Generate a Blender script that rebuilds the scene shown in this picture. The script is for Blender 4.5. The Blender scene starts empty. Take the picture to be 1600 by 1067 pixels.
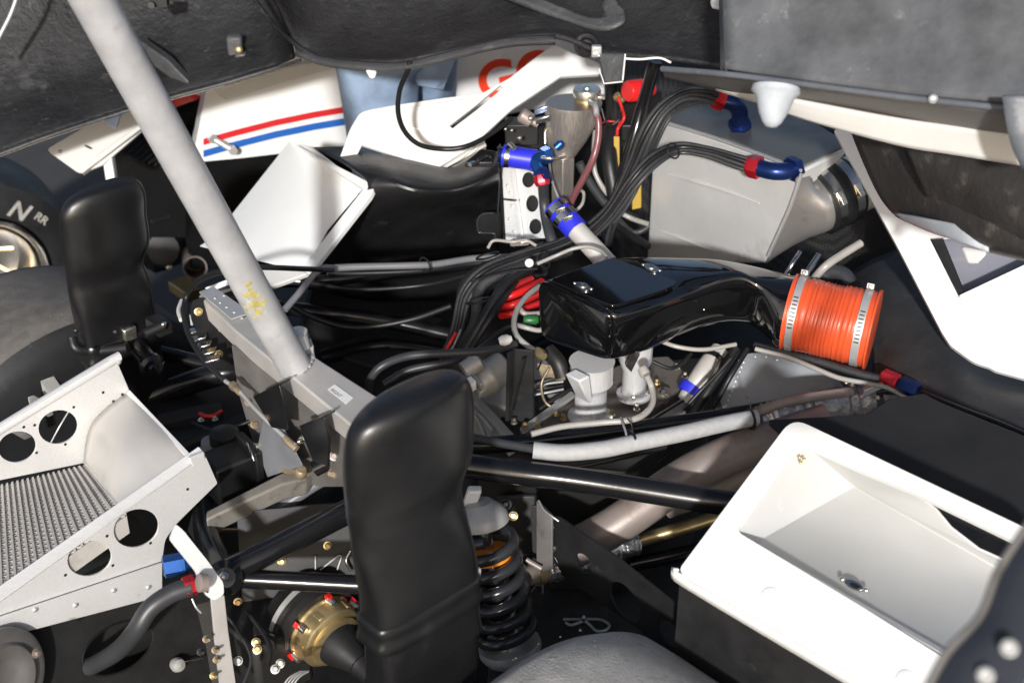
import bpy, bmesh, math, random
from math import sin, cos, pi, radians
from mathutils import Vector, Matrix, geometry, noise
random.seed(7)
S = bpy.context.scene
COL = S.collection

# ------------------------------------------------------------------ camera
CAM_H, PITCH, FPX = 1.85, radians(31), 2222.2
CAM = Vector((0, 0, CAM_H))
cam = bpy.data.cameras.new("camera")
cam.lens, cam.sensor_width = 50.0, 36.0
cam.clip_start, cam.clip_end = 0.05, 400
cam.dof.use_dof = True
cam.dof.focus_distance = 2.1
cam.dof.aperture_fstop = 4.8
camo = bpy.data.objects.new("camera", cam)
camo.location = CAM
camo.rotation_euler = (pi / 2 - PITCH, 0, 0)
COL.objects.link(camo)
S.camera = camo

# ------------------------------------------------------------------ world, sun, exposure
SUN_EL, SUN_AZ = radians(23), radians(-5)          # low, straight behind the camera
to_sun = Vector((sin(SUN_AZ) * cos(SUN_EL), -cos(SUN_AZ) * cos(SUN_EL), sin(SUN_EL)))
W = bpy.data.worlds.new("World")
S.world = W
W.use_nodes = True
nt = W.node_tree
sky = nt.nodes.new("ShaderNodeTexSky")
sky.sky_type = 'NISHITA'
sky.sun_disc = False
sky.sun_elevation = SUN_EL
sky.sun_rotation = pi - SUN_AZ
sky.dust_density = 2.5
sky.ozone_density = 0.2
sky.air_density = 0.8
bg = nt.nodes["Background"]
nt.links.new(sky.outputs[0], bg.inputs[0])
bg.inputs[1].default_value = 0.095
sl = bpy.data.lights.new("sun", 'SUN')
sl.energy = 3.7
sl.angle = radians(2.5)
sl.color = (1.0, 0.995, 0.99)
so = bpy.data.objects.new("sun", sl)
so.rotation_euler = to_sun.to_track_quat('Z', 'Y').to_euler()
COL.objects.link(so)
S.view_settings.view_transform = 'Standard'
S.view_settings.look = 'None'
S.view_settings.exposure = 0.3
S.view_settings.gamma = 1.0
S.cycles.max_bounces = 6
S.cycles.use_denoising = True

# ------------------------------------------------------------------ places: the lines of sight of the survey
F = Vector((0.72, 0.69, 0)).normalized()      # car's forward
L = Vector((0.69, -0.72, 0)).normalized()     # car's right
U = Vector((0, 0, 1))

def ray(u, v):
    s, t = (u - 800) / FPX, (v - 533.5) / FPX
    return Vector((s, cos(PITCH) - t * sin(PITCH), -(sin(PITCH) + t * cos(PITCH))))

def Z(u, v, z):
    r = ray(u, v)
    return CAM + r * ((z - CAM_H) / r.z)

def D(u, v, d):
    return CAM + ray(u, v) * d

class Pl:                                     # a plane through o spanned by a, b
    def __init__(s, o, a, b, flip=False):
        s.o = o.copy()
        s.x = a.normalized()
        s.n = a.cross(b).normalized()
        if s.n.dot(CAM - o) < 0: s.n = -s.n
        s.y = s.n.cross(s.x)
    def on(s, u, v, h=0):
        r = ray(u, v)
        return CAM + r * ((s.o + s.n * h - CAM).dot(s.n) / r.dot(s.n))
    def uv(s, p):
        q = p - s.o
        return Vector((q.dot(s.x), q.dot(s.y)))
    def w(s, a, b, h=0):
        return s.o + s.x * a + s.y * b + s.n * h

def PN(o, n):
    n = Vector(n).normalized()
    a = Vector((0, 0, 1)).cross(n)
    return Pl(o, a, n.cross(a))

def P3(a, b, c):
    return Pl(a, b - a, c - a)

def V3(p):
    return p if isinstance(p, Vector) else Z(*p)

def dep(p):
    q = p - CAM
    return q.y * cos(PITCH) - q.z * sin(PITCH)

# ------------------------------------------------------------------ mesh pieces: each gives (verts, faces)
def J(*gs):
    vs, fs = [], []
    for g in gs:
        n = len(vs)
        vs += g[0]
        fs += [tuple(i + n for i in f) for f in g[1]]
    return vs, fs

def crom(pts, res, closed=False):
    n = len(pts)
    if n < 3 and not closed:
        return [pts[0].lerp(pts[-1], i / res) for i in range(res + 1)], [i / res for i in range(res + 1)]
    out, par = [], []
    for i in range(n if closed else n - 1):
        if closed:
            p0, p1, p2, p3 = (pts[(i + k) % n] for k in (-1, 0, 1, 2))
        else:
            p1, p2 = pts[i], pts[i + 1]
            p0 = pts[i - 1] if i else p1 * 2 - p2
            p3 = pts[i + 2] if i + 2 < n else p2 * 2 - p1
        for k in range(res):
            t = k / res
            out.append(0.5 * (p1 * 2 + (p2 - p0) * t + (p0 * 2 - p1 * 5 + p2 * 4 - p3) * t * t + (p1 * 3 - p0 - p2 * 3 + p3) * t ** 3))
            par.append(i + t)
    if not closed:
        out.append(pts[-1].copy()); par.append(n - 1.0)
    return out, par

def skin_rings(rings, closed=False, caps=True):
    n = len(rings[0])
    vs = [v for r in rings for v in r]
    fs = []
    m = len(rings)
    for j in range(m if closed else m - 1):
        a, b = j * n, ((j + 1) % m) * n
        for i in range(n):
            k = (i + 1) % n
            fs.append((a + i, a + k, b + k, b + i))
    if caps and not closed:
        fs.append(tuple(reversed(range(n))))
        fs.append(tuple(range((m - 1) * n, m * n)))
    return vs, fs

def sweep(pts, rad, n=10, res=6, closed=False, caps=True, prof=None):
    """tube along a smooth path; rad a number or one per control point"""
    pts = [V3(p) for p in pts]
    c, par = crom(pts, res, closed)
    m = len(c)
    rs = rad if isinstance(rad, (list, tuple)) else None
    tang = []
    for i in range(m):
        a = c[(i - 1) % m] if closed or i else c[0]
        b = c[(i + 1) % m] if closed or i + 1 < m else c[-1]
        t = (b - a)
        tang.append(t.normalized() if t.length > 1e-9 else Vector((0, 0, 1)))
    up = Vector((0, 0, 1)) if abs(tang[0].z) < .9 else Vector((1, 0, 0))
    nx = tang[0].cross(up).normalized()
    rings = []
    for i in range(m):
        nx = (nx - tang[i] * nx.dot(tang[i])).normalized()
        ny = tang[i].cross(nx)
        if rs:
            k = min(int(par[i]), len(rs) - 1); k2 = min(k + 1, len(rs) - 1)
            r = rs[k] + (rs[k2] - rs[k]) * (par[i] - k)
        else:
            r = rad
        if prof: r = r * prof(i)
        rings.append([c[i] + (nx * cos(2 * pi * j / n) + ny * sin(2 * pi * j / n)) * r for j in range(n)])
    return skin_rings(rings, closed, caps)

def px(w, pts):
    pts = [V3(p) for p in pts]
    return w / 2 * sum(dep(p) for p in pts) / len(pts) / FPX

def tube(pts, w, n=10, res=6, **k):           # w: seen width in photo pixels
    return sweep(pts, px(w, pts), n, res, **k)

def basis(d):
    d = d.normalized()
    a = Vector((0, 0, 1)) if abs(d.z) < .9 else Vector((1, 0, 0))
    x = d.cross(a).normalized()
    return x, d.cross(x), d

def lathe(o, d, prof, n=28, ang=0.0, caps=True):
    """prof: (distance along d, radius)"""
    x, y, z = basis(d)
    rings = [[o + z * s + (x * cos(ang + 2 * pi * i / n) + y * sin(ang + 2 * pi * i / n)) * max(r, 1e-5) for i in range(n)] for s, r in prof]
    return skin_rings(rings, False, caps)

def cyl(a, b, r, r2=None, n=20):
    return lathe(a, b - a, [(0, r), ((b - a).length, r if r2 is None else r2)], n)

def box(c, x, y, z):                          # centre and three half axes
    vs = [c + x * i + y * j + z * k for i in (-1, 1) for j in (-1, 1) for k in (-1, 1)]
    return vs, [(0, 1, 3, 2), (4, 6, 7, 5), (0, 4, 5, 1), (2, 3, 7, 6), (0, 2, 6, 4), (1, 5, 7, 3)]

def prism(pts, vec):
    n = len(pts)
    vs = list(pts) + [p + vec for p in pts]
    return vs, [tuple(range(n)), tuple(reversed(range(n, 2 * n)))] + [((i + 1) % n, i, n + i, n + (i + 1) % n) for i in range(n)]

def rnd(poly, r, k=4):
    """round the corners of a list of pixel points"""
    out = []
    n = len(poly)
    for i in range(n):
        p, a, b = Vector(poly[i][:2]), Vector(poly[i - 1][:2]), Vector(poly[(i + 1) % n][:2])
        rr = poly[i][2] if len(poly[i]) > 2 else r
        if rr <= 0:
            out.append(tuple(p)); continue
        da, db = (a - p), (b - p)
        q = min(rr, da.length * .45, db.length * .45)
        s, e = p + da.normalized() * q, p + db.normalized() * q
        for j in range(k + 1):
            t = j / k
            out.append(tuple(s * (1 - t) ** 2 + p * 2 * t * (1 - t) + e * t * t))
    return out

def ell(u, v, ru, rv, tilt=0, n=28):
    t = radians(tilt)
    return [(u + ru * cos(a) * cos(t) - rv * sin(a) * sin(t), v + ru * cos(a) * sin(t) + rv * sin(a) * cos(t)) for a in (2 * pi * i / n for i in range(n))]

def inside(p, poly):
    c = False
    n = len(poly)
    for i in range(n):
        a, b = poly[i], poly[i - 1]
        if (a[1] > p[1]) != (b[1] > p[1]) and p[0] < (b[0] - a[0]) * (p[1] - a[1]) / (b[1] - a[1]) + a[0]:
            c = not c
    return c

def plate(pl, outer, holes=(), th=.003, h=0.0, bend=None):
    """sheet of thickness th lying in plane pl, outline and holes given by sight lines; its near face h above the plane"""
    loops = [[pl.uv(pl.on(q[0], q[1], h)) for q in lp] for lp in (outer, *holes)]
    pts, edges = [], []
    for lp in loops:
        n0 = len(pts)
        pts += lp
        edges += [(n0 + i, n0 + (i + 1) % len(lp)) for i in range(len(lp))]
    v2, _, f2, *_ = geometry.delaunay_2d_cdt(pts, edges, [], 0, 1e-6)
    keep = []
    for f in f2:
        c = sum((v2[i] for i in f), Vector((0, 0))) / len(f)
        if inside(c, loops[0]) and not any(inside(c, lp) for lp in loops[1:]):
            keep.append(tuple(f))
    n = len(v2)
    vs = [pl.w(p.x, p.y, h) for p in v2] + [pl.w(p.x, p.y, h - th) for p in v2]
    if bend: vs = [bend(v) for v in vs]
    fs, cnt = [], {}
    for f in keep:
        fs.append(f)
        fs.append(tuple(reversed([i + n for i in f])))
        for i in range(len(f)):
            a, b = f[i], f[(i + 1) % len(f)]
            cnt[(a, b)] = 1
    for a, b in cnt:
        if (b, a) not in cnt: fs.append((b, a, a + n, b + n))
    used = sorted({i for f in fs for i in f})
    m = {i: k for k, i in enumerate(used)}
    return [vs[i] for i in used], [tuple(m[i] for i in f) for f in fs]

def surf(rows, ru=6, rv=6):
    """smooth sheet through a net of points"""
    rows = [[V3(p) for p in r] for r in rows]
    a = [crom(r, ru)[0] for r in rows]
    cols = [crom(list(c), rv)[0] for c in zip(*a)]
    n, m = len(cols), len(cols[0])
    vs = [p for c in cols for p in c]
    fs = [(i * m + j, (i + 1) * m + j, (i + 1) * m + j + 1, i * m + j + 1) for i in range(n - 1) for j in range(m - 1)]
    return vs, fs

def quadring(c4, ex, n=32):
    """rounded four-cornered ring: corners bt, ft, fb, bb"""
    bt, ft, fb, bb = c4
    out = []
    for i in range(n):
        a = 2 * pi * i / n
        x, y = cos(a), sin(a)
        x = abs(x) ** (2 / ex) * (1 if x >= 0 else -1)
        y = abs(y) ** (2 / ex) * (1 if y >= 0 else -1)
        s, t = (x + 1) / 2, (y + 1) / 2
        out.append((bt * (1 - s) + ft * s) * t + (bb * (1 - s) + fb * s) * (1 - t))
    return out

def hexbolt(p, nrm, r, hh=None, washer=True):
    r *= .74
    hh = (hh or r * 1.1)
    nrm = nrm.normalized()
    g = lathe(p + nrm * (r * .25 if washer else 0), nrm, [(0, r), (hh * .8, r), (hh, r * .82)], 6, random.random())
    if washer: g = J(g, lathe(p, nrm, [(0, r * 1.5), (r * .25, r * 1.5), (r * .3, r * 1.35)], 14))
    return g

def rivet(p, nrm, r):
    return lathe(p, nrm, [(0, r), (r * .3, r * .92), (r * .55, r * .6), (r * .65, .0)], 10)

# ------------------------------------------------------------------ objects
def mesh(name, g, m, smooth=True, ang=38):
    me = bpy.data.meshes.new(name)
    me.from_pydata([tuple(v) for v in g[0]], [], g[1])
    bm = bmesh.new(); bm.from_mesh(me)
    bmesh.ops.recalc_face_normals(bm, faces=bm.faces)
    bm.to_mesh(me); bm.free()
    if smooth:
        me.shade_smooth()
        me.set_sharp_from_angle(angle=radians(ang))
    if m: me.materials.append(m)
    return me

def obj(name, g, m, parent=None, bev=0, sol=0, off=0, sub=0, smooth=True, ang=38, label=None, stuff=False):
    g = (list(g[0]), g[1])
    if parent is None:
        n = len(g[0])
        o = sum(g[0], Vector((0, 0, 0))) / n
        o.z = min(v.z for v in g[0])
    else:
        o = org[parent]
    g = ([v - o for v in g[0]], g[1])
    ob = bpy.data.objects.new(name, mesh(name, g, m, smooth, ang))
    COL.objects.link(ob)
    if parent is None:
        ob.location = o
    else:
        ob.parent = parent
    org[ob] = o
    if sol:
        q = ob.modifiers.new("thickness", 'SOLIDIFY'); q.thickness = sol; q.offset = off
    if bev:
        q = ob.modifiers.new("edges", 'BEVEL'); q.width = bev; q.segments = 2; q.limit_method = 'ANGLE'; q.angle_limit = radians(40)
    if sub:
        q = ob.modifiers.new("smooth", 'SUBSURF'); q.levels = sub; q.render_levels = sub
    if label: ob["label"] = label
    if stuff: ob["kind"] = "stuff"
    return ob
org = {}

def thing(name, label, cat, at, group=None):
    o = bpy.data.objects.new(name, None)
    o.empty_display_size = .05
    COL.objects.link(o)
    o.location = V3(at)
    org[o] = V3(at).copy()
    o["label"], o["category"] = label, cat
    if group: o["group"] = group
    return o

def one(name, label, cat, g, m, group=None, **k):
    o = obj(name, g, m, None, **k)
    o["label"], o["category"] = label, cat
    if group: o["group"] = group
    return o

def share(name, proto, parent, p, nrm=None, rot=0):
    """another copy of a small mesh, set at p with its axis along nrm"""
    o = proto.copy()
    o.name = name
    COL.objects.link(o)
    o.parent = parent
    q = nrm.to_track_quat('Z', 'Y').to_matrix().to_4x4() if nrm else Matrix.Identity(4)
    o.matrix_local = Matrix.Translation(p - org[parent]) @ q @ Matrix.Rotation(rot, 4, 'Z')
    return o

def text(s, pl, u, v, u2, v2, hpx, m, parent, name="lettering", h=.001, ext=.0004, shear=0, weight=0.0):
    """flat lettering in a plane: base line from (u,v) towards (u2,v2), cap height in seen pixels"""
    cu = bpy.data.curves.new(name, 'FONT')
    cu.body = s; cu.extrude = ext; cu.shear = shear; pass
    a, b = pl.on(u, v, h), pl.on(u2, v2, h)
    x = (b - a).normalized(); y = pl.n.cross(x)
    cu.size = hpx * dep(a) / FPX / .69
    cu.offset = weight * cu.size
    ob = bpy.data.objects.new(name, cu)
    COL.objects.link(ob)
    bpy.context.view_layer.update()
    me = bpy.data.meshes.new_from_object(ob)
    bpy.data.objects.remove(ob)
    M = Matrix((x, y, pl.n)).transposed()
    g = ([a + M @ w.co for w in me.vertices], [tuple(p.vertices) for p in me.polygons])
    bpy.data.meshes.remove(me)
    return obj(name, g, m, parent, smooth=False)

# ------------------------------------------------------------------ materials
def mat(name, col, rough=.5, metal=0, bump=0, bs=60, var=.12, vs=9, spec=.5, coat=0, rv=.12, dust=None, weave=0, stretch=None, lines=None, sss=0, trans=0):
    m = bpy.data.materials.new(name)
    m.use_nodes = True
    N, K = m.node_tree.nodes, m.node_tree.links
    b = N["Principled BSDF"]
    b.inputs["Metallic"].default_value = metal
    b.inputs["Specular IOR Level"].default_value = spec
    b.inputs["Coat Weight"].default_value = coat
    b.inputs["Coat Roughness"].default_value = .04
    if trans: b.inputs["Transmission Weight"].default_value = trans
    tc = N.new("ShaderNodeTexCoord")
    mp = N.new("ShaderNodeMapping")
    K.new(tc.outputs["Object"], mp.inputs[0])
    if stretch: mp.inputs["Scale"].default_value = stretch
    def nz(sc, det=5, ro=.6, src=mp):
        n = N.new("ShaderNodeTexNoise")
        n.inputs["Scale"].default_value = sc; n.inputs["Detail"].default_value = det; n.inputs["Roughness"].default_value = ro
        K.new(src.outputs[0], n.inputs[0])
        return n
    def ramp(src, a, b_, ca=(0, 0, 0, 1), cb=(1, 1, 1, 1)):
        r = N.new("ShaderNodeValToRGB")
        r.color_ramp.elements[0].position, r.color_ramp.elements[1].position = a, b_
        r.color_ramp.elements[0].color, r.color_ramp.elements[1].color = ca, cb
        K.new(src, r.inputs[0])
        return r
    def mix(f, a, b_):
        x = N.new("ShaderNodeMix"); x.data_type = 'RGBA'
        K.new(f, x.inputs[0])
        for s, i in ((a, 6), (b_, 7)):
            if isinstance(s, tuple): x.inputs[i].default_value = s
            else: K.new(s, x.inputs[i])
        return x.outputs[2]
    c4 = lambda c, k=1: tuple(min(1, q * k) for q in c) + (1,)
    n1 = nz(vs)
    r1 = ramp(n1.outputs["Fac"], .3, .7, c4(col, 1 - var), c4(col, 1 + var))
    out = r1.outputs[0]
    if weave:
        ck = N.new("ShaderNodeTexChecker"); ck.inputs["Scale"].default_value = weave
        K.new(mp.outputs[0], ck.inputs[0])
        out = mix(ck.outputs["Fac"], out, c4(col, 3.2))
    if lines:
        w = N.new("ShaderNodeTexNoise"); w.inputs["Scale"].default_value = lines[0]; w.inputs["Detail"].default_value = 3
        m2 = N.new("ShaderNodeMapping"); m2.inputs["Scale"].default_value = lines[2]
        K.new(tc.outputs["Object"], m2.inputs[0]); K.new(m2.outputs[0], w.inputs[0])
        rl = ramp(w.outputs["Fac"], .35, .65, c4(col, 1 - lines[1]), c4(col, 1 + lines[1]))
        x = N.new("ShaderNodeMix"); x.data_type = 'RGBA'; x.inputs[0].default_value = .5
        K.new(out, x.inputs[6]); K.new(rl.outputs[0], x.inputs[7]); out = x.outputs[2]
    if dust:                                   # (colour, threshold, scale, strength)
        for dc, th, dsx, stg in (dust if isinstance(dust[0], tuple) and isinstance(dust[0][0], tuple) else [dust]):
            n2 = nz(dsx, 6, .65)
            r2 = ramp(n2.outputs["Fac"], th, min(1, th + .09), (0, 0, 0, 1), (stg, stg, stg, 1))
            out = mix(r2.outputs[0], out, tuple(dc) + (1,))
    K.new(out, b.inputs["Base Color"])
    rr = ramp(n1.outputs["Fac"], .25, .75, (max(0, rough - rv),) * 3 + (1,), (min(1, rough + rv),) * 3 + (1,))
    K.new(rr.outputs[0], b.inputs["Roughness"])
    if bump:
        nb = nz(bs, 4, .6)
        bp = N.new("ShaderNodeBump"); bp.inputs["Strength"].default_value = bump; bp.inputs["Distance"].default_value = .004 if bs < 100 else .0016
        K.new(nb.outputs["Fac"], bp.inputs["Height"]); K.new(bp.outputs[0], b.inputs["Normal"])
    return m

GREYD = (.24, .24, .23)
m_fibre = mat("raw_fibreglass_black", (.019, .019, .0195), .6, bump=1.0, bs=70, var=.45, vs=9, rv=.12, spec=.35, dust=[((.07, .07, .07), .58, 11, .5), ((.11, .11, .11), .62, 55, .5), ((.2, .2, .195), .70, 120, .6)])
m_fibre2 = mat("worn_grey_liner", (.125, .135, .15), .42, bump=.5, bs=22, var=.35, vs=5, rv=.12, dust=[((.3, .31, .32), .61, 9, .6), ((.4, .4, .4), .66, 22, .5)])
m_arch = mat("dusty_arch_liner", (.035, .032, .03), .5, bump=.7, bs=50, var=.3, vs=7, dust=((.13, .115, .1), .58, 30, .5))
m_snork = mat("satin_black_plastic", (.008, .008, .0084), .36, spec=.55, bump=.08, bs=220, var=.25, vs=14, rv=.07, dust=[((.035, .034, .033), .60, 9, .45), ((.09, .085, .08), .71, 60, .5)])
m_gloss = mat("gloss_black_lacquer", (.004, .004, .0045), .07, coat=1, var=.1, rv=.03, spec=.5)
m_tube = mat("black_powder_coat", (.008, .008, .009), .2, var=.3, rv=.08, bump=.04, bs=150, dust=((.06, .055, .05), .66, 40, .35))
m_matte = mat("matt_black_panel", (.014, .014, .0145), .62, bump=.25, bs=140, var=.4, vs=14, spec=.35, dust=((.06, .058, .055), .63, 35, .35))
m_board = mat("black_floor_board", (.010, .010, .0102), .7, bump=.3, bs=120, var=.35, vs=20, spec=.3, dust=((.03, .028, .027), .62, 26, .4))
m_soft = mat("black_trim_cloth", (.017, .017, .018), .75, bump=.35, bs=420, var=.2, vs=12, spec=.3, dust=((.045, .045, .05), .66, 60, .4))
m_skinblk = mat("satin_black_fairing", (.012, .012, .0125), .36, bump=.15, bs=70, var=.35, rv=.14, dust=[((.06, .06, .06), .60, 22, .4), ((.14, .14, .135), .70, 60, .4)])
m_wing = mat("scuffed_grey_wing_skin", (.092, .096, .102), .75, bump=.5, bs=30, var=.45, vs=11, spec=.3, dust=[((.30, .305, .30), .60, 12, .6), ((.07, .07, .072), .6, 7, .4), ((.45, .45, .44), .69, 38, .5)])
m_bronze = mat("dirty_bronze_joint", (.34, .27, .18), .45, metal=.6, var=.3, vs=60, dust=((.12, .1, .08), .58, 80, .5))
m_polish = mat("machined_alloy", (.78, .78, .78), .24, metal=.4, var=.08, lines=(50, .1, (12, 12, 1)), dust=((.4, .37, .33), .66, 60, .4))
m_brush = mat("brushed_dark_steel", (.34, .31, .285), .36, metal=.7, var=.1, lines=(55, .45, (14, 14, .6)), rv=.1)
m_shield = mat("mottled_blue_grey_sheet", (.22, .232, .25), .45, metal=.25, var=.22, vs=10, bump=.06, bs=80, dust=((.5, .46, .40), .62, 9, .4))
m_spring = mat("black_spring_wire", (.03, .031, .034), .24, var=.2, rv=.06)
m_cone = mat("spun_alloy_cone", (.46, .44, .42), .34, metal=.75, var=.12, vs=9, dust=((.3, .26, .2), .6, 14, .5))
m_floor = mat("dusty_floor_sheet", (.045, .044, .042), .75, bump=.3, bs=130, var=.4, vs=16, spec=.3, dust=((.11, .1, .09), .6, 30, .5))
m_rib = mat("grey_edged_fibreglass", (.06, .061, .063), .55, bump=.7, bs=60, var=.35, vs=10, dust=((.16, .16, .16), .6, 30, .5))
m_grit = mat("rubber_crumbs_and_grit", (.22, .205, .18), .8, var=.6, vs=120)
m_grimy = mat("oil_grimed_alloy", (.20, .185, .16), .55, metal=.25, var=.2, vs=14, bump=.1, bs=120, dust=[((.07, .06, .05), .58, 40, .6), ((.32, .3, .26), .66, 26, .4)])
m_topshade = mat("shaded_tank_top", (.15, .145, .14), .5, metal=.5, var=.2, vs=20, bump=.08, bs=160, lines=(60, .2, (14, 14, 1)))  # darker alloy: the tank top's shade put into its colour
m_web = mat("grimy_grey_web", (.17, .16, .15), .5, metal=.3, var=.3, vs=8, dust=((.08, .07, .055), .58, 20, .5))
m_rubber = mat("black_rubber", (.01, .01, .0105), .45, bump=.1, bs=300, var=.2, dust=((.05, .05, .05), .66, 60, .3))
m_braid = mat("black_braided_hose", (.024, .024, .025), .42, bump=.8, bs=900, var=.4, vs=300, rv=.15)
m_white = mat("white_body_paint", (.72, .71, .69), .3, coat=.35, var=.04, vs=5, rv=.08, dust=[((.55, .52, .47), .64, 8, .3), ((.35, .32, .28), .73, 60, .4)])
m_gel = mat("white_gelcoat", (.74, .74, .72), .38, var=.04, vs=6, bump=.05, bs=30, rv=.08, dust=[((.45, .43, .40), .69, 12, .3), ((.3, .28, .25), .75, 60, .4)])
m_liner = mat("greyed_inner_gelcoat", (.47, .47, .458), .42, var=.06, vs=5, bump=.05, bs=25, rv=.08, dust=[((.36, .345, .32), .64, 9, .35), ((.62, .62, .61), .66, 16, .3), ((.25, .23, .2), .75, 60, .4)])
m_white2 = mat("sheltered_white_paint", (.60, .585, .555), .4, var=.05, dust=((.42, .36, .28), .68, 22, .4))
m_alu = mat("brushed_aluminium", (.62, .62, .61), .36, metal=.6, bump=.08, bs=200, var=.08, lines=(60, .08, (1, 14, 14)), rv=.07, dust=((.36, .35, .33), .66, 30, .35))
m_alu2 = mat("dull_aluminium_tank", (.655, .65, .635), .42, metal=.3, var=.12, vs=5, rv=.1, bump=.05, bs=90, dust=[((.40, .345, .28), .57, 6, .5), ((.30, .27, .23), .70, 40, .3)])
m_sheet = mat("bare_aluminium_sheet", (.66, .66, .65), .42, metal=.25, var=.06, vs=10, rv=.08, bump=.05, bs=160, lines=(40, .07, (1, 8, 8)), dust=((.40, .38, .35), .67, 34, .35))
m_strut = mat("painted_silver_tube", (.55, .55, .555), .4, metal=.3, var=.12, vs=22, rv=.14, bump=.1, bs=60, dust=[((.38, .36, .32), .62, 26, .4), ((.22, .2, .17), .71, 90, .5), ((.7, .7, .7), .66, 40, .35)])
m_bar = mat("grey_welded_box_section", (.48, .46, .435), .45, metal=.3, var=.12, vs=12, bump=.08, bs=120, dust=((.22, .20, .17), .62, 24, .4))
m_cast = mat("cast_magnesium", (.19, .17, .15), .5, metal=.4, bump=.5, bs=130, var=.2, dust=((.07, .058, .045), .55, 30, .6))
m_castl = mat("pale_cast_alloy", (.37, .37, .355), .45, metal=.3, bump=.25, bs=160, var=.15, dust=((.16, .14, .12), .64, 40, .4))
m_steel = mat("polished_steel", (.62, .60, .57), .22, metal=1, var=.1, rv=.08)
m_zinc = mat("zinc_plated_steel", (.72, .68, .58), .28, metal=.95, var=.1, vs=80, dust=((.3, .24, .16), .66, 120, .4))
m_brass = mat("gold_passivated_steel", (.58, .45, .23), .36, metal=.85, var=.15, vs=40, dust=((.28, .2, .09), .62, 60, .5))
m_chrome = mat("chrome_lip", (.75, .75, .74), .2, metal=.7, var=.05)
m_blue = mat("blue_anodised", (.02, .085, .30), .28, metal=.7, var=.15)
m_dblue = mat("dark_blue_anodised", (.012, .03, .13), .3, metal=.6, var=.2)
m_red = mat("red_anodised", (.55, .02, .03), .3, metal=.6, var=.15)
m_bsil = mat("blue_silicone", (.025, .03, .55), .36, var=.12, rv=.08)
m_osil = mat("orange_silicone", (.66, .085, .024), .38, var=.06, rv=.06, coat=.2)
m_oplas = mat("orange_bump_stop", (.85, .28, .02), .45, var=.1)
m_redp = mat("red_plastic", (.68, .015, .015), .35, var=.1)
m_redw = mat("red_wire_sleeve", (.55, .02, .02), .45, var=.15, vs=60)
m_whose = mat("translucent_white_hose", (.32, .305, .28), .35, var=.08)
m_wsleeve = mat("white_fibre_sleeve", (.36, .36, .36), .62, bump=.5, bs=500, var=.1, vs=120, dust=((.32, .31, .30), .62, 40, .4))
m_grey = mat("grey_conduit", (.16, .16, .17), .42, var=.15, rv=.1)
m_dgrey = mat("dark_grey_hose", (.036, .037, .04), .45, var=.15)
m_mauve = mat("red_oil_line", (.17, .062, .066), .32, var=.15)
m_rust = mat("heat_tinted_exhaust", (.28, .235, .21), .5, metal=.3, var=.2, vs=8, bump=.15, bs=80, dust=[((.20, .125, .09), .54, 12, .5), ((.4, .36, .33), .66, 22, .4)])
m_foil = mat("crumpled_foil", (.62, .62, .61), .3, metal=.95, bump=1.6, bs=60, var=.15, vs=40, dust=((.25, .2, .17), .66, 60, .4))
m_foild = mat("dark_heat_wrap", (.30, .30, .31), .26, metal=.5, bump=1.6, bs=45, var=.5, vs=30, dust=((.5, .49, .48), .62, 40, .5))
m_tyre = mat("racing_slick_rubber", (.115, .108, .1), .75, bump=.6, bs=240, var=.2, vs=40, spec=.3, dust=[((.42, .40, .36), .70, 130, .8), ((.11, .10, .09), .56, 26, .45), ((.5, .48, .44), .72, 300, .7)])
m_tyre2 = mat("lit_dusty_slick_rubber", (.42, .405, .38), .8, bump=.9, bs=260, var=.2, vs=30, spec=.3, dust=[((.10, .095, .09), .58, 30, .5), ((.62, .60, .54), .69, 130, .8), ((.6, .58, .54), .72, 300, .7)])  # dusty rubber, base lightened to hold the light on the near tyre
m_black = mat("deep_black_panel", (.004, .004, .0042), .6, var=.3, spec=.12, bump=.2, bs=90)
m_fair = mat("worn_black_fairing", (.028, .028, .029), .55, bump=.3, bs=60, var=.4, vs=8, spec=.4, dust=[((.07, .07, .07), .60, 24, .5), ((.16, .16, .15), .70, 70, .4)])
m_tankend = mat("grey_end_tank", (.56, .535, .50), .45, metal=.25, var=.1, vs=7, bump=.05, bs=90, dust=((.36, .33, .29), .6, 9, .4))
m_side = mat("tyre_sidewall", (.016, .0165, .018), .5, bump=.1, bs=80, var=.2, dust=((.06, .058, .055), .62, 30, .4))
m_carbon = mat("carbon_weave", (.012, .0115, .0105), .4, weave=190, var=.2, coat=.2)
m_denim = mat("blue_denim", (.24, .32, .44), .8, bump=.4, bs=300, var=.35, vs=9, spec=.2, dust=((.22, .33, .47), .6, 14, .5))
m_ground = mat("asphalt", (.045, .045, .046), .85, bump=.5, bs=120, var=.3, vs=3, dust=((.11, .11, .105), .64, 90, .5))
m_stripe_r = mat("red_stripe", (.55, .02, .025), .35, var=.03)
m_stripe_b = mat("blue_stripe", (.02, .11, .40), .35, var=.03)
m_letter = mat("orange_red_lettering", (.80, .05, .015), .4, var=.03)
m_yellow = mat("yellow_band", (.42, .27, .04), .5, var=.1)
m_ylet = mat("yellow_lettering", (.75, .60, .12), .45, var=.1)
m_paper = mat("white_sticker", (.75, .75, .73), .5, var=.03)
m_ink = mat("grey_print", (.18, .18, .2), .6, var=.05)
m_paleprint = mat("pale_tyre_print", (.36, .35, .32), .6, var=.25, vs=60)
m_tape = mat("yellowed_tape", (.42, .36, .12), .5, var=.3, vs=60, dust=((.5, .5, .48), .52, 50, .8))
m_green = mat("green_connector", (.02, .12, .03), .4)
m_skin = mat("skin", (.55, .33, .24), .5, var=.05)
m_shirt = mat("grey_shirt", (.2, .2, .22), .8)
m_hair = mat("brown_hair", (.05, .03, .02), .6)
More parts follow.
